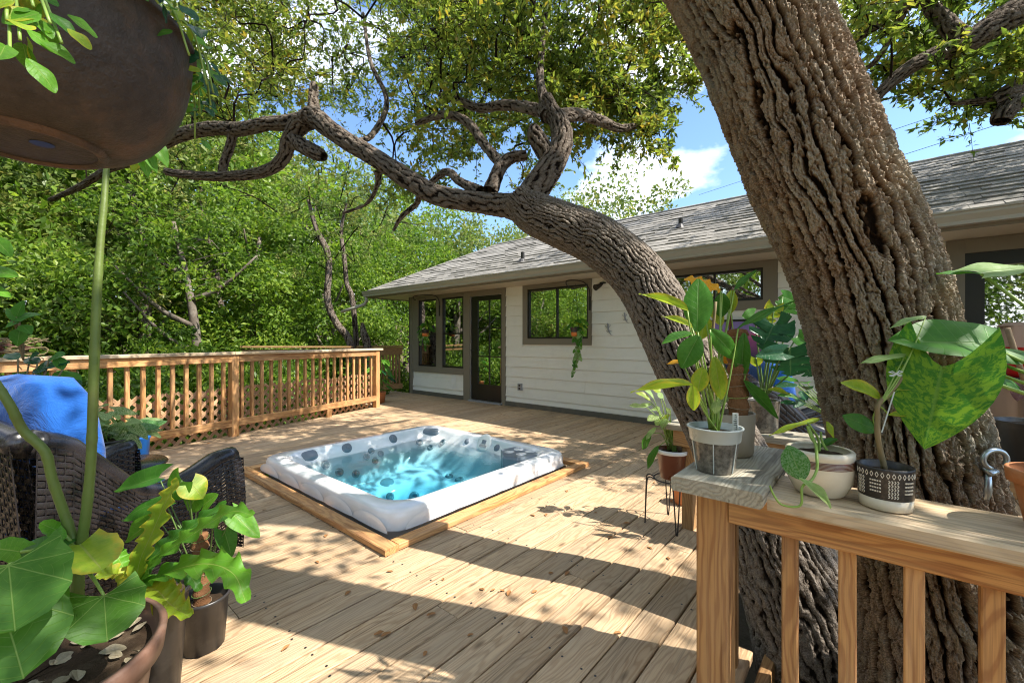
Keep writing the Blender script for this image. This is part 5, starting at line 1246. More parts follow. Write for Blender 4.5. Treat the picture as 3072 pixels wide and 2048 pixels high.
# ---- big mottled plant whose pot stands just beyond the picture
pc = V(1.36, -.49, .8005)
mp_ = pot('plant_pot', pc, [(.055, 0), (.06, .004), (.08, .13), (.083, .135)], M['blackpot'], 'large plant with mottled arrow shaped leaves at the right edge', 'plant')
rt0 = pc+V(0, 0, .12)
for b, t, w, d, mt, kd, k_, var in [((2828, 1100), (2772, 1348), 250, 1.0, 'lf_varieg', 'arrow', .82, 0), ((2960, 1035), (2680, 1003), 185, 1.03, 'lf_green', 'heart', .55, 0), ((2960, 1075), (3085, 1045), 90, 1.03, 'lf_green', 'heart', .45, 0), ((2965, 1110), (3090, 1150), 110, 1.0, 'lf_green', 'heart', .55, 1), ((2944, 822), (2822, 795), 44, 1.08, 'lf_green', 'heart', .3, 1), ((2944, 822), (3110, 788), 120, 1.04, 'lf_pale', 'heart', .4, 0)]:
    pb = at(*b, d); pxleaf(mp_, None, b, t, w, d, mt, kd, k_, var=var)
    petiole(mp_, rt0, pb, .0055, 'petiole', .03)
pc = V(1.42, -.30, .8005)
pot('plant_pot', pc, [(.05, 0), (.067, .095), (.067, .0955), (.077, .0955), (.080, .122), (.078, .124)], M['terracotta'], 'plain terracotta pot cut off at the right edge of the railing', 'pot')
# steel snap hook on a strap round the trunk
sh = empty('snap_hook', at(2975, 1390, 1.08), label='blue grey steel eye hook beside the trunk near the terracotta pot', category='hook')
c_ = at(2985, 1378, 1.08); rr = .024
part(MB().tube([c_ + RT*(rr*1.25*math.cos(a)) + UP*(rr*math.sin(a)) for a in np.linspace(-.6, 4.4, 22)], .0062, 9), 'ring', M['steel'], sh, True)
part(MB().tube([at(2948, 1400, 1.09), at(2972, 1420, 1.08), at(2990, 1412, 1.08)], [.006, .009, .007], 9), 'bolt', M['steel'], sh, True)
part(MB().tube([at(2965, 1415, 1.09), at(2958, 1470, 1.10), at(2950, 1525, 1.10)], [.006, .012, .006], 9), 'shackle', M['steel'], sh, True)

# ---- plants behind the trunks
pc = V(2.88, .50, .666)
mo = pot('plant_pot', pc, [(.075, 0), (.08, .005), (.092, .18), (.094, .185)], M['clearfill'], 'dark clear pot with large split leaf plant on the low bench', 'plant')
for b, t, w, d, mt, kd in [((1345, 640), (1240, 850), 105, 2.45, 'lf_dark', 'monstera'), ((1360, 625), (1500, 770), 75, 2.5, 'lf_dark', 'monstera'), ((1480, 835), (1490, 1085), 130, 2.35, 'lf_dark', 'monstera'), ((1420, 880), (1190, 905), 45, 2.35, 'lf_dark', 'heart'), ((1500, 450), (1380, 575), 66, 2.6, 'lf_green', 'monstera'), ((1545, 735), (1645, 805), 42, 2.5, 'lf_green', 'heart'), ((1600, 965), (1680, 1090), 60, 2.4, 'lf_dark', 'monstera'), ((1180, 545), (1080, 560), 36, 2.6, 'lf_green', 'heart'), ((1420, 400), (1540, 440), 40, 2.6, 'lf_green', 'heart'), ((1350, 480), (1290, 640), 44, 2.6, 'lf_yellow', 'monstera'), ((1190, 920), (1200, 1000), 34, 2.5, 'lf_yellow', 'heart')]:
    pxleaf(mo, pc+V(random.uniform(-.02, .02), random.uniform(-.02, .02), .17), Z1(*b), Z1(*t), w*1.15, d, mt, kd, .75, pet=.006, pmat='petiole_dark')
pc = V(2.88, .12, .666)
sp_ = pot('plant_pot', pc, [(.05, 0), (.062, .10), (.064, .104)], M['blackpot'], 'small leafy green plant on the low bench between the two trunks', 'plant')
for i in range(16):
    a = random.uniform(0, 6.28); e = random.uniform(.1, .34); b = pc+V(math.cos(a)*.05, .16+math.sin(a)*.05, .1+e*.6); t = b+V(math.cos(a)*.09, math.sin(a)*.09+.02, random.uniform(-.03, .05)); petiole(sp_, pc+V(0, 0, .09), b, .003); leaf(sp_, b, t, towards(b, .4), .05, random.choice(('lf_green', 'lf_dark', 'lf_green')), 'oval')
pc = V(2.84, -.52, .666)
dp = pot('plant_pot', pc, [(.09, 0), (.095, .005), (.115, .18), (.118, .186)], M['blackpot'], 'glossy black pot on the low bench right of the great trunk', 'plant')
for i in range(5):
    a = random.uniform(0, 6.28); b = pc+V(math.cos(a)*.1, math.sin(a)*.1, .3+.05*i); petiole(dp, pc+V(0, 0, .16), b, .005); leaf(dp, b, b+V(math.cos(a)*.12, math.sin(a)*.12, -.05), UP, .08, 'lf_maroon' if i % 2 else 'lf_green', 'heart')
link('broom_handle', MB().tube([onx(3022, 985, 4.4), onx(3085, 1180, 4.6)], .016, 10).mesh('broom_handle', M['bark_chip'], True), label='pale wooden pole leaning near the glass door at right edge', category='pole')
rb = empty('plastic_bucket', (4.9, -.86, 0), label='red plastic bucket by the glass door at the right edge', category='bucket')
pR = onx(3072, 1075, 4.9)
part(MB().lathe([(0, pR.z-.14), (.12, pR.z-.14), (.15, pR.z+.08), (.16, pR.z+.085), (.145, pR.z+.08), (.11, pR.z-.12), (0, pR.z-.12)], (pR.x, pR.y-.03, 0), 28), 'body', M['red'], rb, True)
part(MB().lathe([(.05, 0), (.03, .04), (.03, pR.z-.2), (.14, pR.z-.16), (.14, pR.z-.14), (0, pR.z-.14)], (pR.x, pR.y-.03, 0), 18), 'stand', M['iron'], rb, True)
cvr = empty('covered_grill', (5.2, -.92, 0), label='tan cloth cover over a rounded thing by the glass door', category='cover')
pT = onx(3060, 1000, 5.2); P = []
for i in range(9):
    v_ = i/8; r_ = []
    for j in range(25):
        a = 2*math.pi*j/24; rr = (.26+.02*math.cos(a*9))*(1-.55*max(0, (v_-.55)/.45)**2); r_.append((5.2+rr*math.cos(a), pT.y+.02+rr*.7*math.sin(a), v_*(pT.z+.06)))
    P.append(r_)
part(MB().grid(P), 'cover', M['tarp'], cvr, True); part(MB().lathe([(.115, pT.z+.06), (.06, pT.z+.085), (0, pT.z+.09)], (5.2, pT.y+.02, 0), 24), 'top', M['tarp'], cvr, True)
# panel with a pink and purple band, hung on the siding
def panel_mat():
    m, t, o = newmat('sunset_panel'); g = N(t); tcn = g.n('ShaderNodeTexCoord'); sp = g.n('ShaderNodeSeparateXYZ'); g.l(tcn.outputs['Object'], sp.inputs[0])
    f = g.math('ADD', sp.outputs[2], g.math('MULTIPLY', g.noise(tcn.outputs['Object'], 7, 3), .12))
    g.l(g.pbsdf(g.ramp(f, [(0.0, (0.02, 0.02, 0.05)), (0.25, (0.03, 0.03, 0.09)), (0.42, (0.30, 0.07, 0.22)), (0.52, (0.55, 0.12, 0.25)), (0.6, (0.25, 0.18, 0.45))]), 0.25, 0.5), o.inputs['Surface']); return m
M['panelprint'] = panel_mat()
a_, b_ = onx(2302, 955, WALLX-.05), onx(2108, 1118, WALLX-.05)
wp = empty('wall_panel', (WALLX-.05, (a_.y+b_.y)/2, .62), label='dark flat panel with pink and purple band on the siding behind plants', category='panel')
zt_, zb_ = onx(2302, 955, WALLX-.05).z, onx(2302, 1118, WALLX-.05).z
part(MB().box((WALLX-.06, a_.y, zb_), (WALLX-.016, b_.y, zt_)), 'frame', M['black'], wp)
o = link('print', MB().box((-.004, -(b_.y-a_.y)/2+.03, .03), (0, (b_.y-a_.y)/2-.03, zt_-zb_-.03)).mesh('print', M['panelprint']), wp, Matrix.Translation(V(WALLX-.0605, (a_.y+b_.y)/2, zb_) - root_shift(wp)))

# ---- wire stand with the pale plant
stn = empty('plant_stand', (2.80, 1.0, 0), label='black wire hairpin plant stand on the deck beside the leaning trunk', category='stand')
sc_ = V(2.80, 1.0, 0)
part(MB().tube([sc_+V(.115*math.cos(a), .115*math.sin(a), .30) for a in np.linspace(0, 6.283, 30)], .005, 6), 'ring', M['iron'], stn, True)
for k_ in range(4):
    a = k_*math.pi/2+.5; o_ = V(math.cos(a), math.sin(a), 0); s_ = V(-math.sin(a), math.cos(a), 0)
    part(MB().tube(spline([sc_+o_*.115+s_*.03+UP*.30, sc_+o_*.145+s_*.03+UP*.31, sc_+o_*.16+s_*.02+UP*.27, sc_+o_*.17+s_*.004+UP*.006, sc_+o_*.172+UP*.002, sc_+o_*.17-s_*.004+UP*.006, sc_+o_*.16-s_*.02+UP*.27, sc_+o_*.145-s_*.03+UP*.31, sc_+o_*.115-s_*.03+UP*.30], 40), .0042, 6), 'leg', M['iron'], stn, True)
pc = V(2.80, 1.0, .305)
pp = pot('plant_pot', pc, [(.07, 0), (.075, .004), (.096, .165), (.100, .168), (.100, .185)], M['brownglaze'], 'brown and white pot with pale drooping plant on the wire stand', 'plant')
part(MB().lathe([(.0965, .163), (.101, .166), (.102, .188), (.097, .189)], pc, 32), 'rim', M['white'], pp, True)
for t, l, mt in [((105, 410), .6, 'lf_pale'), ((165, 420), .55, 'lf_pale'), ((240, 545), .5, 'lf_cream'), ((300, 580), .5, 'lf_pale'), ((180, 765), .5, 'lf_green'), ((232, 925), .5, 'lf_green'), ((330, 330), .5, 'lf_pale'), ((400, 490), .45, 'lf_cream'), ((210, 300), .6, 'lf_pale'), ((470, 610), .5, 'lf_green'), ((350, 610), .5, 'lf_pale'), ((270, 460), .5, 'lf_pale'), ((430, 700), .4, 'lf_green'), ((150, 330), .5, 'lf_yellow'), ((500, 760), .4, 'lf_green'), ((210, 680), .5, 'lf_pale'), ((290, 250), .5, 'lf_yellow'), ((380, 560), .5, 'lf_yellow')]:
    q = at(*Z3(*t), random.uniform(2.68, 2.95)); r0 = pc+V(random.uniform(-.03, .03), random.uniform(-.03, .03), .17)
    b = r0.lerp(q, .62) + V(0, 0, .09+random.uniform(0, .03)); petiole(pp, r0, b, .0035, 'petiole', .05); leaf(pp, b, q, UP*.8+towards(q, .5), random.uniform(.055, .085), mt, 'oval')
link_p = pot('plant_pot', V(3.22, 1.06, 0), [(.06, 0), (.07, .004), (.075, .05), (.08, .11), (.082, .115)], M['terracotta'], 'small terracotta pot on the deck under the wire stand', 'pot')

# ---- wall plants on brackets
def wall_plant(tip, potpx, lab, drops, seed):
    c = V(tip.x, tip.y, onx(potpx[0], potpx[1], tip.x).z); r = random.Random(seed)
    o = empty('hanging_plant', c, label=lab, category='plant', group='hanging pots on the house wall')
    part(MB().lathe([(0, 0), (.062, 0), (.072, .06), (.070, .06), (0, .055)], c, 24), 'saucer', M['orange'], o, True)
    part(MB().lathe([(.0715, .061), (.086, .13), (.090, .135), (.082, .135), (.06, .10), (0, .10)], c, 24), 'pot', M['blackpot'], o, True)
    for k_ in range(3):
        a = k_*2.094; part(MB().tube([c+V(.086*math.cos(a), .086*math.sin(a), .13), tip+V(0, 0, -.03)], .0022, 5), 'hanger_wire', M['iron'], o)
    for i in range(34):
        a = r.uniform(0, 6.28); rr = r.uniform(.03, .15); b = c+V(rr*math.cos(a), rr*math.sin(a), .13+r.uniform(-.03, .16)*(1-rr*3)); l = r.uniform(.05, .09)
        leaf(o, b, b+V(math.cos(a)*l, math.sin(a)*l, -l*r.uniform(.2, .9)), towards(b, .5), l*.75, r.choice(('lf_green', 'lf_bright', 'lf_yellow')), 'heart')
    for dy, n in drops:
        q = c+V(-.05*r.random(), dy, .12); pts = [c+V(0, dy*.6, .13)]
        for i in range(n): q = q+V(r.uniform(-.015, .015), r.uniform(-.03, .03), -.055); pts.append(q)
        part(MB().tube(pts, .003, 5), 'vine', M['petiole'], o)
        for p in pts[1:]:
            for _ in range(2):
                l = r.uniform(.045, .075); a = r.uniform(0, 6.28); leaf(o, p, p+V(math.cos(a)*l*.6, math.sin(a)*l*.6, -l*.8), towards(p, .6), l*.8, r.choice(('lf_green', 'lf_bright', 'lf_pale')), 'heart')
    return o
t1_ = bracket(1318, 925, 1278, 893, 'black iron scroll bracket above the left hand window pair')
t1_ = V(t1_.x, onx(1276, 900, t1_.x).y, t1_.z)
wall_plant(t1_, (1276, 1008), 'hanging pot with drooping vine before the window beside the corner', ((.09, 5), (.12, 3), (-.05, 4), (-.02, 7)), 1)
t2_ = bracket(1769, 900, 1733, 850, 'black iron scroll bracket on the trim of the square window')
t2_ = V(t2_.x, onx(1727, 860, t2_.x).y, t2_.z)
wall_plant(t2_, (1727, 1008), 'hanging pot with long trailing vine before the square window', ((-.12, 10), (-.15, 8), (-.10, 13), (-.06, 4), (.06, 3)), 2)
# plant by the far railing's end post
pc = V(4.62, 7.25, 0)
ep = pot('plant_pot', pc, [(.10, 0), (.13, .2), (.135, .21)], M['terracotta'], 'leafy plant in a pot behind the end post of the far railing', 'plant')
for i in range(34):
    a = random.uniform(0, 6.28); hh = random.uniform(.15, 1.0); rr = random.uniform(.03, .2); b = pc+V(math.cos(a)*rr, math.sin(a)*rr, .2+hh*.75); l = random.uniform(.12, .22)
    if i % 2 == 0: petiole(ep, pc+V(0, 0, .2), b, .005)
    leaf(ep, b, b+V(math.cos(a)*l, math.sin(a)*l, -l*.5), towards(b, .5), l*.4, random.choice(('lf_green', 'lf_bright', 'lf_dark')), 'oval')

# ================================================================== CHAIRS
def fabric():
    m, t, o = newmat('blue_canvas'); g = N(t); v, r = objvec(g)
    n = g.noise(v, 160, 3, 0.6); c = g.mix(n, (0.004, 0.060, 0.27), (0.010, 0.105, 0.40))
    g.l(g.pbsdf(c, 0.8, 0.2, g.bump(g.math('ADD', g.math('MULTIPLY', g.noise(v, 7, 5, 0.65, 1.5), 1.0), g.math('MULTIPLY', n, 0.06)), 0.5, 0.03), **{'Sheen Weight': 0.25}), o.inputs['Surface']); return m
M['blue'] = fabric()
def weave(S, nu, nv, mat, off=.0035, fill=.86):
    """basket weave over a surface S(u,v): flat strands along u, over and under the stakes"""
    mb = MB(); ns = nu*2
    for j in range(nv):
        v0, v1 = (j+.5-fill/2)/nv, (j+.5+fill/2)/nv; b = len(mb.v)
        for i in range(ns+1):
            u = i/ns; p0, p1 = Vector(S(u, v0)), Vector(S(u, v1)); e = 1e-3
            n_ = (Vector(S(min(u+e, 1), v0))-Vector(S(max(u-e, 0), v0))).cross(p1-p0).normalized()
            ph_ = math.cos(math.pi*(i/2 + j)); o_ = n_*off*ph_; m_ = (p0+p1)/2 + o_ + n_*.0025
            mb.v += [tuple(p0+o_*.8), tuple(m_), tuple(p1+o_*.8)]
        for i in range(ns):
            for k_ in (0, 1): mb.f.append((b+i*3+k_, b+(i+1)*3+k_, b+(i+1)*3+k_+1, b+i*3+k_+1))
    for i in range(nu+1):                                             # stakes
        u = i/nu; mb.tube([S(u, k_/8) for k_ in range(9)], .0028, 4, False)
    return mb
def cushion(c, sx, sy, sz, tilt=0.0, puff=.35):
    P = []; nz = 9
    mb = MB(); n = 14
    def sq(t): return (abs(math.cos(t))**.45*math.copysign(1, math.cos(t)), abs(math.sin(t))**.45*math.copysign(1, math.sin(t)))
    for i in range(nz):
        ph_ = -math.pi/2 + math.pi*i/(nz-1); r_ = abs(math.cos(ph_))**.35; z = math.sin(ph_); row_ = []
        for j in range(4*n+1):
            a, b = sq(2*math.pi*j/(4*n)); row_.append((a*r_*sx, b*r_*sy, z*sz*(1+.25*puff*(1-a*a*.8)*(1-b*b*.8))))
        P.append(row_)
    mb.grid(P)
    R = Matrix.Translation(c) @ Matrix.Rotation(tilt, 4, 'Y'); mb.v = [tuple(R @ Vector(v)) for v in mb.v]; return mb
def wicker_chair(loc, rz, label, cus_label=None, detail=1.0):
    o = empty('wicker_chair', loc, label=label, category='chair', group='black wicker chairs with blue cushions'); o.rotation_euler = (0, 0, rz)
    top = lambda s: .80-.0*s if s < .0 else float(np.interp(s, [0, .12, .25, .4, .55, .72, .88, 1], [.82, .78, .66, .52, .47, .50, .55, .55]))
    nv = int(26*detail)+4
    def put(mb, name, kind=None): return mb.build(name, M['wicker'], o, True, kind=kind)
    for sg in (-1, 1):
        def side(u, v, sg=sg): x = -.42+.86*u; h = top(u); return (x, sg*(.40+.045*math.sin(math.pi*v)*u+.02*v), .06+(h-.06)*v)
        def inner(u, v, sg=sg): x = -.38+.80*u; h = top(u); return (x, sg*(.315), .30+(h-.30)*v)
        put(weave(side, int(28*detail)+4, nv, None), 'arm_panel', 'stuff'); put(weave(inner, int(24*detail)+4, nv//2+2, None), 'arm_lining', 'stuff')
        tp_ = [(-.42+.86*u, sg*(.365), top(u)+.005) for u in np.linspace(0, 1, 24)]
        put(MB().tube(tp_, .052, 12), 'arm_roll')
        def front(u, v, sg=sg): return (.445+.012*math.sin(math.pi*v), sg*(.31+.125*u), .05+.50*v)
        put(weave(front, 6, nv, None), 'arm_front', 'stuff')
        for x in (-.36, .40): MB().tube([(x, sg*.37, 0), (x, sg*.37, .08)], .022, 8).build('leg', M['wicker'], o)
    def back(u, v): y = -.42+.84*u; return (-.43-.07*v+.05*math.cos(y*3.4)*v, y, .06+(.76+.07*math.cos(y*3.2))*v)
    def binner(u, v): y = -.36+.72*u; return (-.36-.06*v, y, .30+.50*v+.04*math.cos(y*3.2)*v)
    put(weave(back, int(28*detail)+4, nv, None), 'back_panel', 'stuff'); put(weave(binner, int(24*detail)+2, nv//2+2, None), 'back_lining', 'stuff')
    put(MB().tube([(-.46+.03*math.cos((-.41+.82*u)*3.4), -.41+.82*u, .81+.07*math.cos((-.41+.82*u)*3.2)) for u in np.linspace(0, 1, 22)], .046, 12), 'back_roll')
    def apron(u, v): return (.40, -.31+.62*u, .06+.24*v)
    put(weave(apron, 14, max(6, nv//3), None), 'seat_apron', 'stuff'); put(MB().box((-.40, -.31, .27), (.40, .31, .30)), 'seat_base')
    cushion(V(.03, 0, .37), .37, .30, .075).build('seat_cushion', M['blue'], o, True)
    bc = cushion(V(-.21, 0, .72), .115, .315, .335, -.12).build('back_cushion', M['blue'], o, True)
    for sg in (-1, 1):
        pts = [(.0, 0, 0)]
        mb = MB().tube([V(-.21+.06, 0, .72)+V(.0+.015*math.sin(a), sg*0 + .30*math.cos(a), .32*math.sin(a))+V(-.10*math.sin(a)*.3, 0, 0) for a in np.linspace(0, 6.283, 40)], .004, 5) if sg > 0 else None
        if mb: mb.build('piping', M['blue'], bc, True)
    return o
wicker_chair((.255, 2.86, 0), math.radians(27), 'black wicker chair with blue cushions behind the leafy planter at left')
wicker_chair((4.35, .50, 0), math.radians(-60), 'black wicker chair with blue cushions half hidden between the two trunks', detail=.4)
# side table of dark wicker with a glass top, and what stands on it
stb = empty('side_table', (.44, 3.66, 0), label='round dark wicker side table behind the wicker chair', category='table')
tcx = V(.44, 3.66, 0)
def drum(u, v): a = 2*math.pi*u; r_ = .20-.03*math.sin(math.pi*v); return (tcx.x+r_*math.cos(a), tcx.y+r_*math.sin(a), .02+.36*v)
o = weave(drum, 30, 18, None).build('drum', M['wicker'], stb, True, kind='stuff'); o.matrix_basis = Matrix.Translation(-tcx)
part(MB().lathe([(0, .385), (.22, .385), (.26, .39), (.268, .40), (.26, .412), (0, .415)], tcx, 36), 'top', M['wicker'], stb, True)
pc = V(.40, 3.62, .416)
pth = pot('plant_pot', pc, [(.115, 0), (.12, .005), (.155, .165), (.162, .168), (.164, .182)], M['blackpot'], 'wide black pot of cream marbled leaves on the side table', 'plant')
for i in range(64):
    a = random.uniform(0, 6.28); rr = .17*random.random()**.5; b = pc+V(math.cos(a)*rr, math.sin(a)*rr, .17+random.uniform(0, .20)*(1.2-rr*4)); l = random.uniform(.08, .14)
    if i % 3 == 0: petiole(pth, pc+V(math.cos(a)*rr*.5, math.sin(a)*rr*.5, .16), b, .003)
    leaf(pth, b, b+V(math.cos(a)*l, math.sin(a)*l, random.uniform(-.7, .5)*l), towards(b, .5), l*.62, random.choice(('lf_cream', 'lf_cream', 'lf_pale', 'lf_silver')), 'heart')
bb = pot('storage_bucket', V(.635, 4.42, 0), [(.09, 0), (.105, .42), (.112, .43), (.112, .45)], plain('blue_plastic', (0.01, 0.12, 0.42), .35, .5), 'blue plastic bucket standing by the far railing', 'bucket', soil=False)
# ---- plants at the left edge
pc = V(.06, 3.5, 0)
lp = pot('plant_pot', pc, [(.11, 0), (.12, .005), (.15, .62), (.155, .64)], M['blackpot'], 'tall pot of dark green leaves behind the blue cushion', 'plant')
Z4 = lambda x, y: (x/2.24, 1050+y/2.24)
for b, t, w in [((230, 130), (330, 90), 90), ((300, 110), (440, 60), 60), ((380, 150), (520, 240), 110), ((330, 200), (250, 260), 90), ((450, 200), (510, 270), 80), ((280, 290), (360, 370), 100), ((200, 250), (330, 250), 70), ((250, 90), (180, 40), 60), ((330, 60), (430, 20), 60), ((170, 160), (90, 180), 70), ((420, 130), (380, 40), 50), ((120, 60), (40, 20), 60), ((200, 60), (260, 20), 40)]:
    pxleaf(lp, pc+V(random.uniform(-.05, .05), random.uniform(-.05, .05), .62), Z4(*b), Z4(*t), w/2.24*1.4, 2.35, random.choice(('lf_dark', 'lf_dark', 'lf_green')), 'oval', .5, pet=.006, pmat='woody')
for b, t, w in [((40, 960), (110, 930), 36), ((60, 965), (20, 920), 34), ((55, 970), (5, 985), 36), ((65, 975), (95, 1000), 34), ((60, 985), (50, 1040), 40), ((50, 950), (70, 900), 30)]:
    pxleaf(lp, at(70, 1080, 2.3), b, t, w, 2.2, 'lf_green', 'lance', .5, pet=.004, pmat='woody')
# dried vines heaped on the far railing's cap
dvn = empty('dried_vine', rp(-1.75, 0, 1.055), label='tangle of dried brown vine lying on the far railing at left', category='vine')
for k_ in range(16):
    c = rp(-2.0+random.uniform(-.35, .2), random.uniform(-.08, .06), 1.065); mb = MB().tube(spline([c+V(random.uniform(-.2, .2), random.uniform(-.06, .06), random.uniform(0, .16)) for _ in range(6)], 20), .004, 5); part(mb, 'strand', M['woody'], dvn, True)
for k_ in range(22):
    b = rp(-2.0+random.uniform(-.35, .2), random.uniform(-.08, .06), 1.07+random.uniform(0, .12)); leaf(dvn, b, b+V(random.uniform(-.1, .1), random.uniform(-.06, .06), random.uniform(-.06, .06)), towards(b, .5), .05, 'lf_maroon', 'oval')
# leaf tips coming in at the left edge belong to one more tall plant
pc = V(-.30, 1.75, 0)
le = pot('plant_pot', pc, [(.10, 0), (.14, .3), (.145, .31)], M['blackpot'], 'tall plant at the far left edge, only leaf tips in view', 'plant')
for b, t, w, d in [((-25, 705), (34, 765), 40, 1.4), ((-60, 810), (38, 812), 50, 1.4), ((-80, 850), (20, 872), 40, 1.4)]:
    pxleaf(le, pc+V(0, 0, .3), b, t, w, d, 'lf_bright', 'oval', .6, pet=.005)

# ================================================================== FOREGROUND PLANTER
pc = V(.02, 1.55, 0)
bgp = pot('planter', pc, [(.19, 0), (.20, .01), (.245, .36), (.25, .37), (.268, .375), (.275, .43), (.270, .436)], M['planter'], 'large brown planter with two stemmed big leaf plant at bottom left', 'planter', wall=.014, n=56, soil_z=.375)
D0 = 1.09
tb = at(232, 1885, D0)
def stem(par, L, name='stem', mat='stem'):
    P = spline([(*at(a, b, d), r) for a, b, d, r in L], 60); mb = MB()
    rr = [r*(1+(.10 if i % 9 == 0 else 0)) for i, r in enumerate(P[:, 3])]; mb.tube([tuple(p) for p in P[:, :3]], rr, 14)
    return part(mb, name, M[mat], par, True)
stem(bgp, [(232, 1900, 1.10, 0.0141), (232, 1800, 1.09, 0.0134), (234, 1700, 1.09, 0.0127), (236, 1640, 1.09, 0.0120)])
stem(bgp, [(236, 1665, 1.09, 0.0106), (200, 1560, 1.08, 0.0102), (158, 1440, 1.06, 0.0099), (135, 1355, 1.05, 0.0099), (70, 1290, 1.03, 0.0095), (30, 1215, 1.01, 0.0092), (-25, 1130, 1.0, 0.0085)])
stem(bgp, [(238, 1665, 1.09, 0.0117), (258, 1540, 1.09, 0.0109), (272, 1400, 1.09, 0.0104), (277, 1280, 1.09, 0.0104), (283, 1080, 1.09, 0.0102), (290, 900, 1.10, 0.0095), (300, 740, 1.12, 0.0085), (312, 610, 1.14, 0.0074), (320, 500, 1.16, 0.0067), (330, 440, 1.17, 0.0056)])
M['lf_dryc'] = bigleaf('bark_chip_leaf', (0.24, 0.20, 0.13), (0.34, 0.29, 0.20), (0.2, 0.15, 0.1), 4, trans=.1)
for i in range(70):
    a = random.uniform(0, 6.28); r_ = .225*random.random()**.5; c = pc+V(r_*math.cos(a), r_*math.sin(a), .388); l = random.uniform(.03, .055)
    leaf(bgp, c, c+V(l*math.cos(a*3), l*math.sin(a*3), random.uniform(-.004, .016)), UP+V(random.uniform(-.6, .6), random.uniform(-.6, .6), 0), l*.6, 'lf_dryc', 'oval', 'leaf_chip')
for b, t, w, d, dt, mt, kd, k_, var in [((26, 1692), (46, 1888), 262, .88, .84, 'lf_palm', 'round', .72, 0), ((0, 1800), (70, 2010), 270, .92, .86, 'lf_palm', 'round', .7, 1), ((312, 1785), (322, 1915), 186, 1.03, .97, 'lf_palm', 'round', .6, 0), ((250, 1640), (160, 1705), 190, 1.07, .98, 'lf_yellow', 'round', .25, 1), ((240, 1635), (305, 1690), 150, 1.07, .98, 'lf_yellow', 'round', .3, 0), ((60, 1655), (-30, 1635), 120, .98, .95, 'lf_bright', 'round', .2, 0), ((200, 1640), (60, 1632), 130, 1.05, 1.0, 'lf_green', 'round', .2, 1), ((170, 1590), (122, 1565), 50, 1.06, 1.04, 'lf_bright', 'round', .4, 0), ((150, 1585), (190, 1615), 40, 1.06, 1.04, 'lf_bright', 'round', .4, 0)]:
    pb_ = at(*b, d); pxleaf(bgp, None, b, t, w, d, mt, kd, k_, dt=dt, var=var); petiole(bgp, at(235, 1700, 1.09), pb_, .005, 'petiole', .02)
# lobed leaf at the head of the tall stem
for b, t, w, mt in [((420, 425), (395, 515), 46, 'lf_yellow'), ((420, 425), (445, 530), 44, 'lf_bright'), ((420, 425), (472, 515), 40, 'lf_bright'), ((455, 415), (505, 490), 44, 'lf_bright')]:
    pxleaf(bgp, None, b, t, w, 1.22, mt, 'lance', .6)
petiole(bgp, at(330, 440, 1.17), at(425, 420, 1.22), .004, 'petiole', .0)
# ---- ruffled strap fern in a pot between planter and pole pot
pc = V(.33, 1.86, 0)
sf_ = pot('plant_pot', pc, [(.06, 0), (.064, .005), (.088, .33), (.092, .335), (.092, .35)], M['blackpot'], 'ruffled strap leaf fern in a dark pot right of the big planter', 'plant')
def frond(par, L, w, mat, k_=.55, name='frond'):
    P = spline([tuple(at(a, b, d)) for a, b, d in L], 44); vs, uv, fs = [], [], []; nu = 7
    T = np.gradient(P, axis=0)
    for i in range(44):
        t = i/43; p = Vector(P[i]); tn = Vector(T[i]).normalized(); n_ = towards(p, k_); s_ = n_.cross(tn).normalized(); n_ = tn.cross(s_)
        ww = w*.5*(math.sin(math.pi*min(1, t*.86+.10))**.7)*(1+.14*math.sin(t*40))
        for j in range(nu):
            u = -1+2*j/(nu-1); q = p + s_*u*ww + n_*(abs(u)**1.5*ww*.45*math.sin(t*46+u*1.3) + abs(u)*ww*.22); vs.append(tuple(q)); uv.append(((u+1)/2, t))
    for i in range(43):
        for j in range(nu-1): fs.append((i*nu+j, (i+1)*nu+j, (i+1)*nu+j+1, i*nu+j+1))
    me = mesh_np(name, vs, fs, (M[mat],), True, uv); return link(name, me, par, Matrix.Translation(-root_shift(par)))
for L, w, mt in [([(405, 1760, 1.42), (420, 1680, 1.4), (455, 1600, 1.38), (495, 1510, 1.36), (535, 1435, 1.34)], .065, 'lf_yellow'), ([(415, 1750, 1.42), (480, 1670, 1.38), (580, 1600, 1.34), (690, 1535, 1.3), (760, 1545, 1.26)], .062, 'lf_bright'), ([(420, 1755, 1.42), (520, 1710, 1.35), (620, 1690, 1.28), (700, 1720, 1.22), (738, 1805, 1.18)], .088, 'lf_bright'), ([(420, 1760, 1.42), (470, 1770, 1.33), (510, 1810, 1.27), (570, 1850, 1.22)], .085, 'lf_yellow'),
                 ([(400, 1760, 1.42), (370, 1700, 1.44), (350, 1660, 1.46), (345, 1625, 1.46)], .055, 'lf_bright'), ([(412, 1750, 1.43), (470, 1660, 1.45), (560, 1590, 1.47), (680, 1505, 1.5)], .06, 'lf_green'), ([(400, 1765, 1.42), (360, 1740, 1.38), (330, 1720, 1.33), (290, 1735, 1.28)], .07, 'lf_yellow'), ([(415, 1755, 1.42), (500, 1740, 1.42), (560, 1720, 1.4), (600, 1770, 1.38)], .06, 'lf_green')]:
    frond(sf_, L, w, mt)
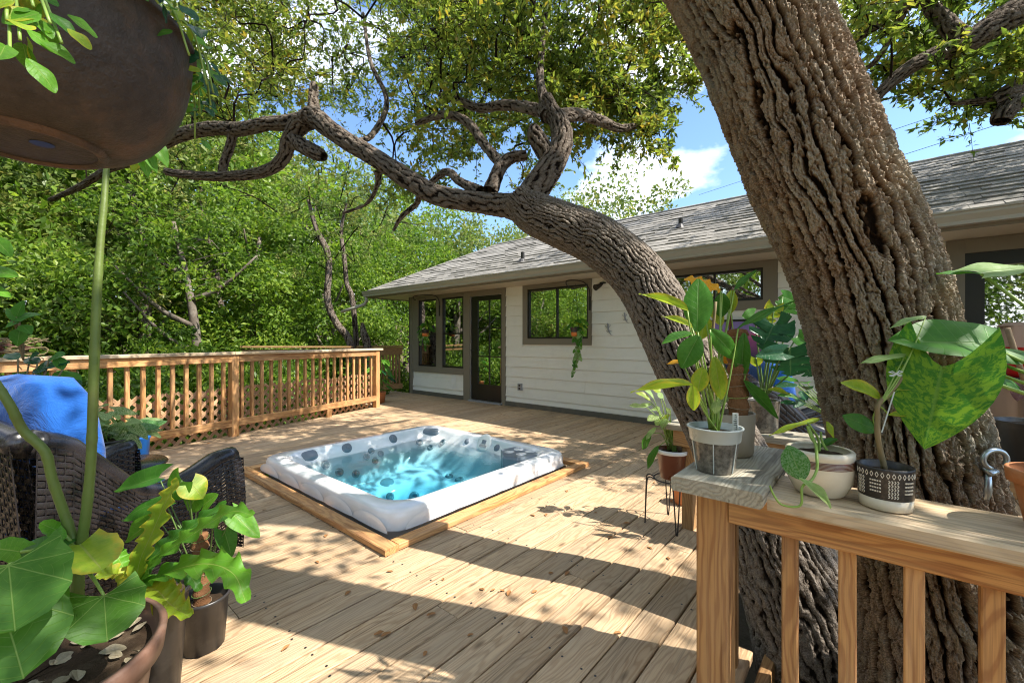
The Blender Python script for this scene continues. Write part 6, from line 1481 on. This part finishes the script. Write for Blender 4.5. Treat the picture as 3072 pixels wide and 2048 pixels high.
# ---- black pot with the coir pole
pc = V(.50, 2.01, 0)
pg = pot('plant_pot', pc, [(.066, 0), (.07, .004), (.084, .185), (.087, .188), (.087, .20)], M['blackpot'], 'black pot with coir pole and heart shaped leaves standing on the deck', 'plant', soil_z=.165)
pb, pt = pc+V(-.005, .0, .16), at(598, 1600, 1.70)
part(MB().tube([tuple(pb.lerp(pt, i/25)) for i in range(26)], [.027+.003*math.sin(i*1.9)+.002*random.random() for i in range(26)], 16), 'coir_pole', M['coir'], pg, True)
for k_ in range(8):
    c_ = pb.lerp(pt, (k_+.5)/8); part(MB().tube([c_+V(.032*math.cos(a), .032*math.sin(a), .005*math.sin(a+k_)) for a in np.linspace(0, 6.283, 15)], .0012, 4), 'twine', M['petiole_dark' if k_ % 3 else 'bark_chip'], pg)
for b, t, w, mt in [((478, 1432), (336, 1470), 62, 'lf_green'), ((495, 1500), (338, 1545), 56, 'lf_green'), ((470, 1550), (368, 1625), 66, 'lf_bright'), ((545, 1440), (500, 1500), 80, 'lf_bright'), ((570, 1450), (612, 1490), 70, 'lf_yellow'), ((590, 1490), (560, 1530), 70, 'lf_bright'), ((700, 1545), (782, 1608), 56, 'lf_bright'), ((672, 1590), (698, 1672), 48, 'lf_green'), ((610, 1515), (650, 1480), 44, 'lf_bright'), ((640, 1560), (690, 1540), 40, 'lf_green'), ((480, 1520), (440, 1540), 40, 'lf_yellow')]:
    pxleaf(pg, pb.lerp(pt, random.uniform(.2, .9)), b, t, w*1.15, random.uniform(1.62, 1.72), mt, 'heart', .55, pet=.0032, pmat='petiole_dark')

# ================================================================== HANGING BOWL
hc = V(.02, .905, 1.474)
hb = empty('hanging_bowl', hc, label='big dark metal bowl planter hanging at the upper left corner', category='planter')
prof = [(0, 0), (.012, 0), (.075, .0), (.082, .004)] + [(.082+.103*math.sin(a), .004+.176*(1-math.cos(a))) for a in np.linspace(.12, math.pi/2, 14)] + [(.190, .182), (.190, .190), (.180, .190), (.165, .14), (.09, .02), (0, .015)]
part(MB().lathe(prof, hc, 64), 'bowl', M['rust'], hb, True)
part(MB().lathe([(.070, -.0005), (.074, -.004), (.080, -.004), (.084, .004)], hc, 48), 'foot_ring', M['rust'], hb, True)
part(MB().lathe([(0, -.0012), (.0125, -.0012), (.0135, .001)], hc+V(.012, -.02, 0), 16), 'drain_hole', M['black'], hb)
part(MB().lathe([(0, .172), (.1, .17), (.17, .165)], hc, 24), 'soil', M['soil'], hb, True)
for k_ in range(3):
    a = k_*2.094+.6; part(MB().tube([hc+V(.186*math.cos(a), .186*math.sin(a), .188), hc+V(0, 0, .95)], .0025, 6), 'hanger_chain', M['iron'], hb)
part(MB().tube([hc+V(0, 0, .95), (0.1, .93, 3.2), (.35, .93, 4.95)], .003, 6), 'hanger_cord', M['iron'], hb)
def vine(par, pts, n, mats, lmin, lmax, kind='heart', r=.0028, sc=1.0):
    P = spline(pts, 26); part(MB().tube([tuple(p) for p in P], r, 6), 'vine', M['petiole'], par, True)
    for i in range(n):
        p = Vector(P[random.randrange(2, 26)]); l = random.uniform(lmin, lmax); a = random.uniform(0, 6.28); b = p+V(math.cos(a)*.012, math.sin(a)*.012, random.uniform(-.01, .012))
        leaf(par, b, b+V(math.cos(a)*l*.8, math.sin(a)*l*.8, -l*random.uniform(.1, .9)), towards(b, .45), l*.78, random.choice(mats), kind)
cbr = ('lf_bright', 'lf_green', 'lf_yellow')
for k_ in range(26):
    a = k_*.2417+.1; rr = .185; s_ = hc+V(rr*.8*math.cos(a), rr*.8*math.sin(a), .185); rim_ = hc+V((rr+.012)*math.cos(a), (rr+.012)*math.sin(a), .198); near_ = (rim_-CAM).length
    dr = random.uniform(.02, .07) if not (2.9 < a % 6.283 < 5.2) else random.uniform(.01, .05)
    e = hc+V((rr+.028)*math.cos(a+.08), (rr+.028)*math.sin(a+.08), .19-dr)
    vine(hb, [s_, s_+V(0, 0, .03), rim_, e], 14, cbr+('lf_dark', 'lf_dark'), .016, .034, 'oval', .0016)
for px, py, d in ((150, 70, .40), (60, 120, .39), (20, 60, .38), (185, 130, .41), (30, 170, .38), (100, 20, .40)):
    q = at(px, py, d); vine(hb, [hc+V(-.02, -.08, .19), hc+V(-.02, -.17, .21), (hc+V(-.02, -.19, .2)+q)/2, q], 9, cbr, .018, .030, 'oval', .0014)
for px, py, d in ((600, 330, .9), (585, 420, .95), (560, 200, .85)):
    q = at(px, py, d); s_ = at(540, 190, .86); vine(hb, [s_, (s_+q)/2+V(.01, 0, .02), q], 10, ('lf_dark', 'lf_green'), .02, .035, 'oval', .0018)

# ================================================================== FALLEN LEAVES
fl_m = []
for v_ in range(3):
    vs, uv, fs = leaf_unit('oval', -.12+.1*v_, .35, v_); fl_m.append(mesh_np('fallen_leaf', vs, fs, (M['dryleaf'],), True, uv))
GF = 'fallen leaves on the deck'; LF = 'dry brown oak leaf lying on the deck boards'
spots = [(845, 1951), (1035, 1784), (1245, 1808), (1485, 1765), (1530, 1770), (975, 1610), (1015, 1575), (800, 1528), (870, 1500), (1040, 1620), (1090, 1500), (1640, 1540), (1560, 1500), (1700, 1475), (1640, 1420), (760, 1420), (840, 1495), (1180, 1712), (1420, 1900), (1330, 1740), (1840, 1610), (1700, 1900), (620, 1330), (560, 1345), (700, 1370), (1900, 1300), (1750, 1290), (1600, 1265), (1500, 1240), (1420, 1225), (1660, 1250), (1850, 1285), (1380, 1240), (1250, 1225)] + [(random.uniform(800, 2050), random.uniform(1250, 1980)) for _ in range(40)]
def clear_spot(px, py): p = onz(px, py, 0); return not (1.3 < p.x < 3.62 and 2.02 < p.y < 4.45) and p.x < 5.8 and not (p.y < .75 and p.x > 1.2)
spots = [q for q in spots if clear_spot(*q)]
for i, (px, py) in enumerate(spots):
    p = onz(px, py, .004); a = random.uniform(0, 6.28); s = random.uniform(.026, .05)
    o = link('fallen_leaf', fl_m[i % 3], None, Matrix.Translation(p) @ Matrix.Rotation(a, 4, 'Z') @ Matrix.Rotation(random.uniform(-.15, .15), 4, 'X') @ Matrix.Diagonal((s, s*.48, s, 1)), label=LF, category='leaf', group=GF)
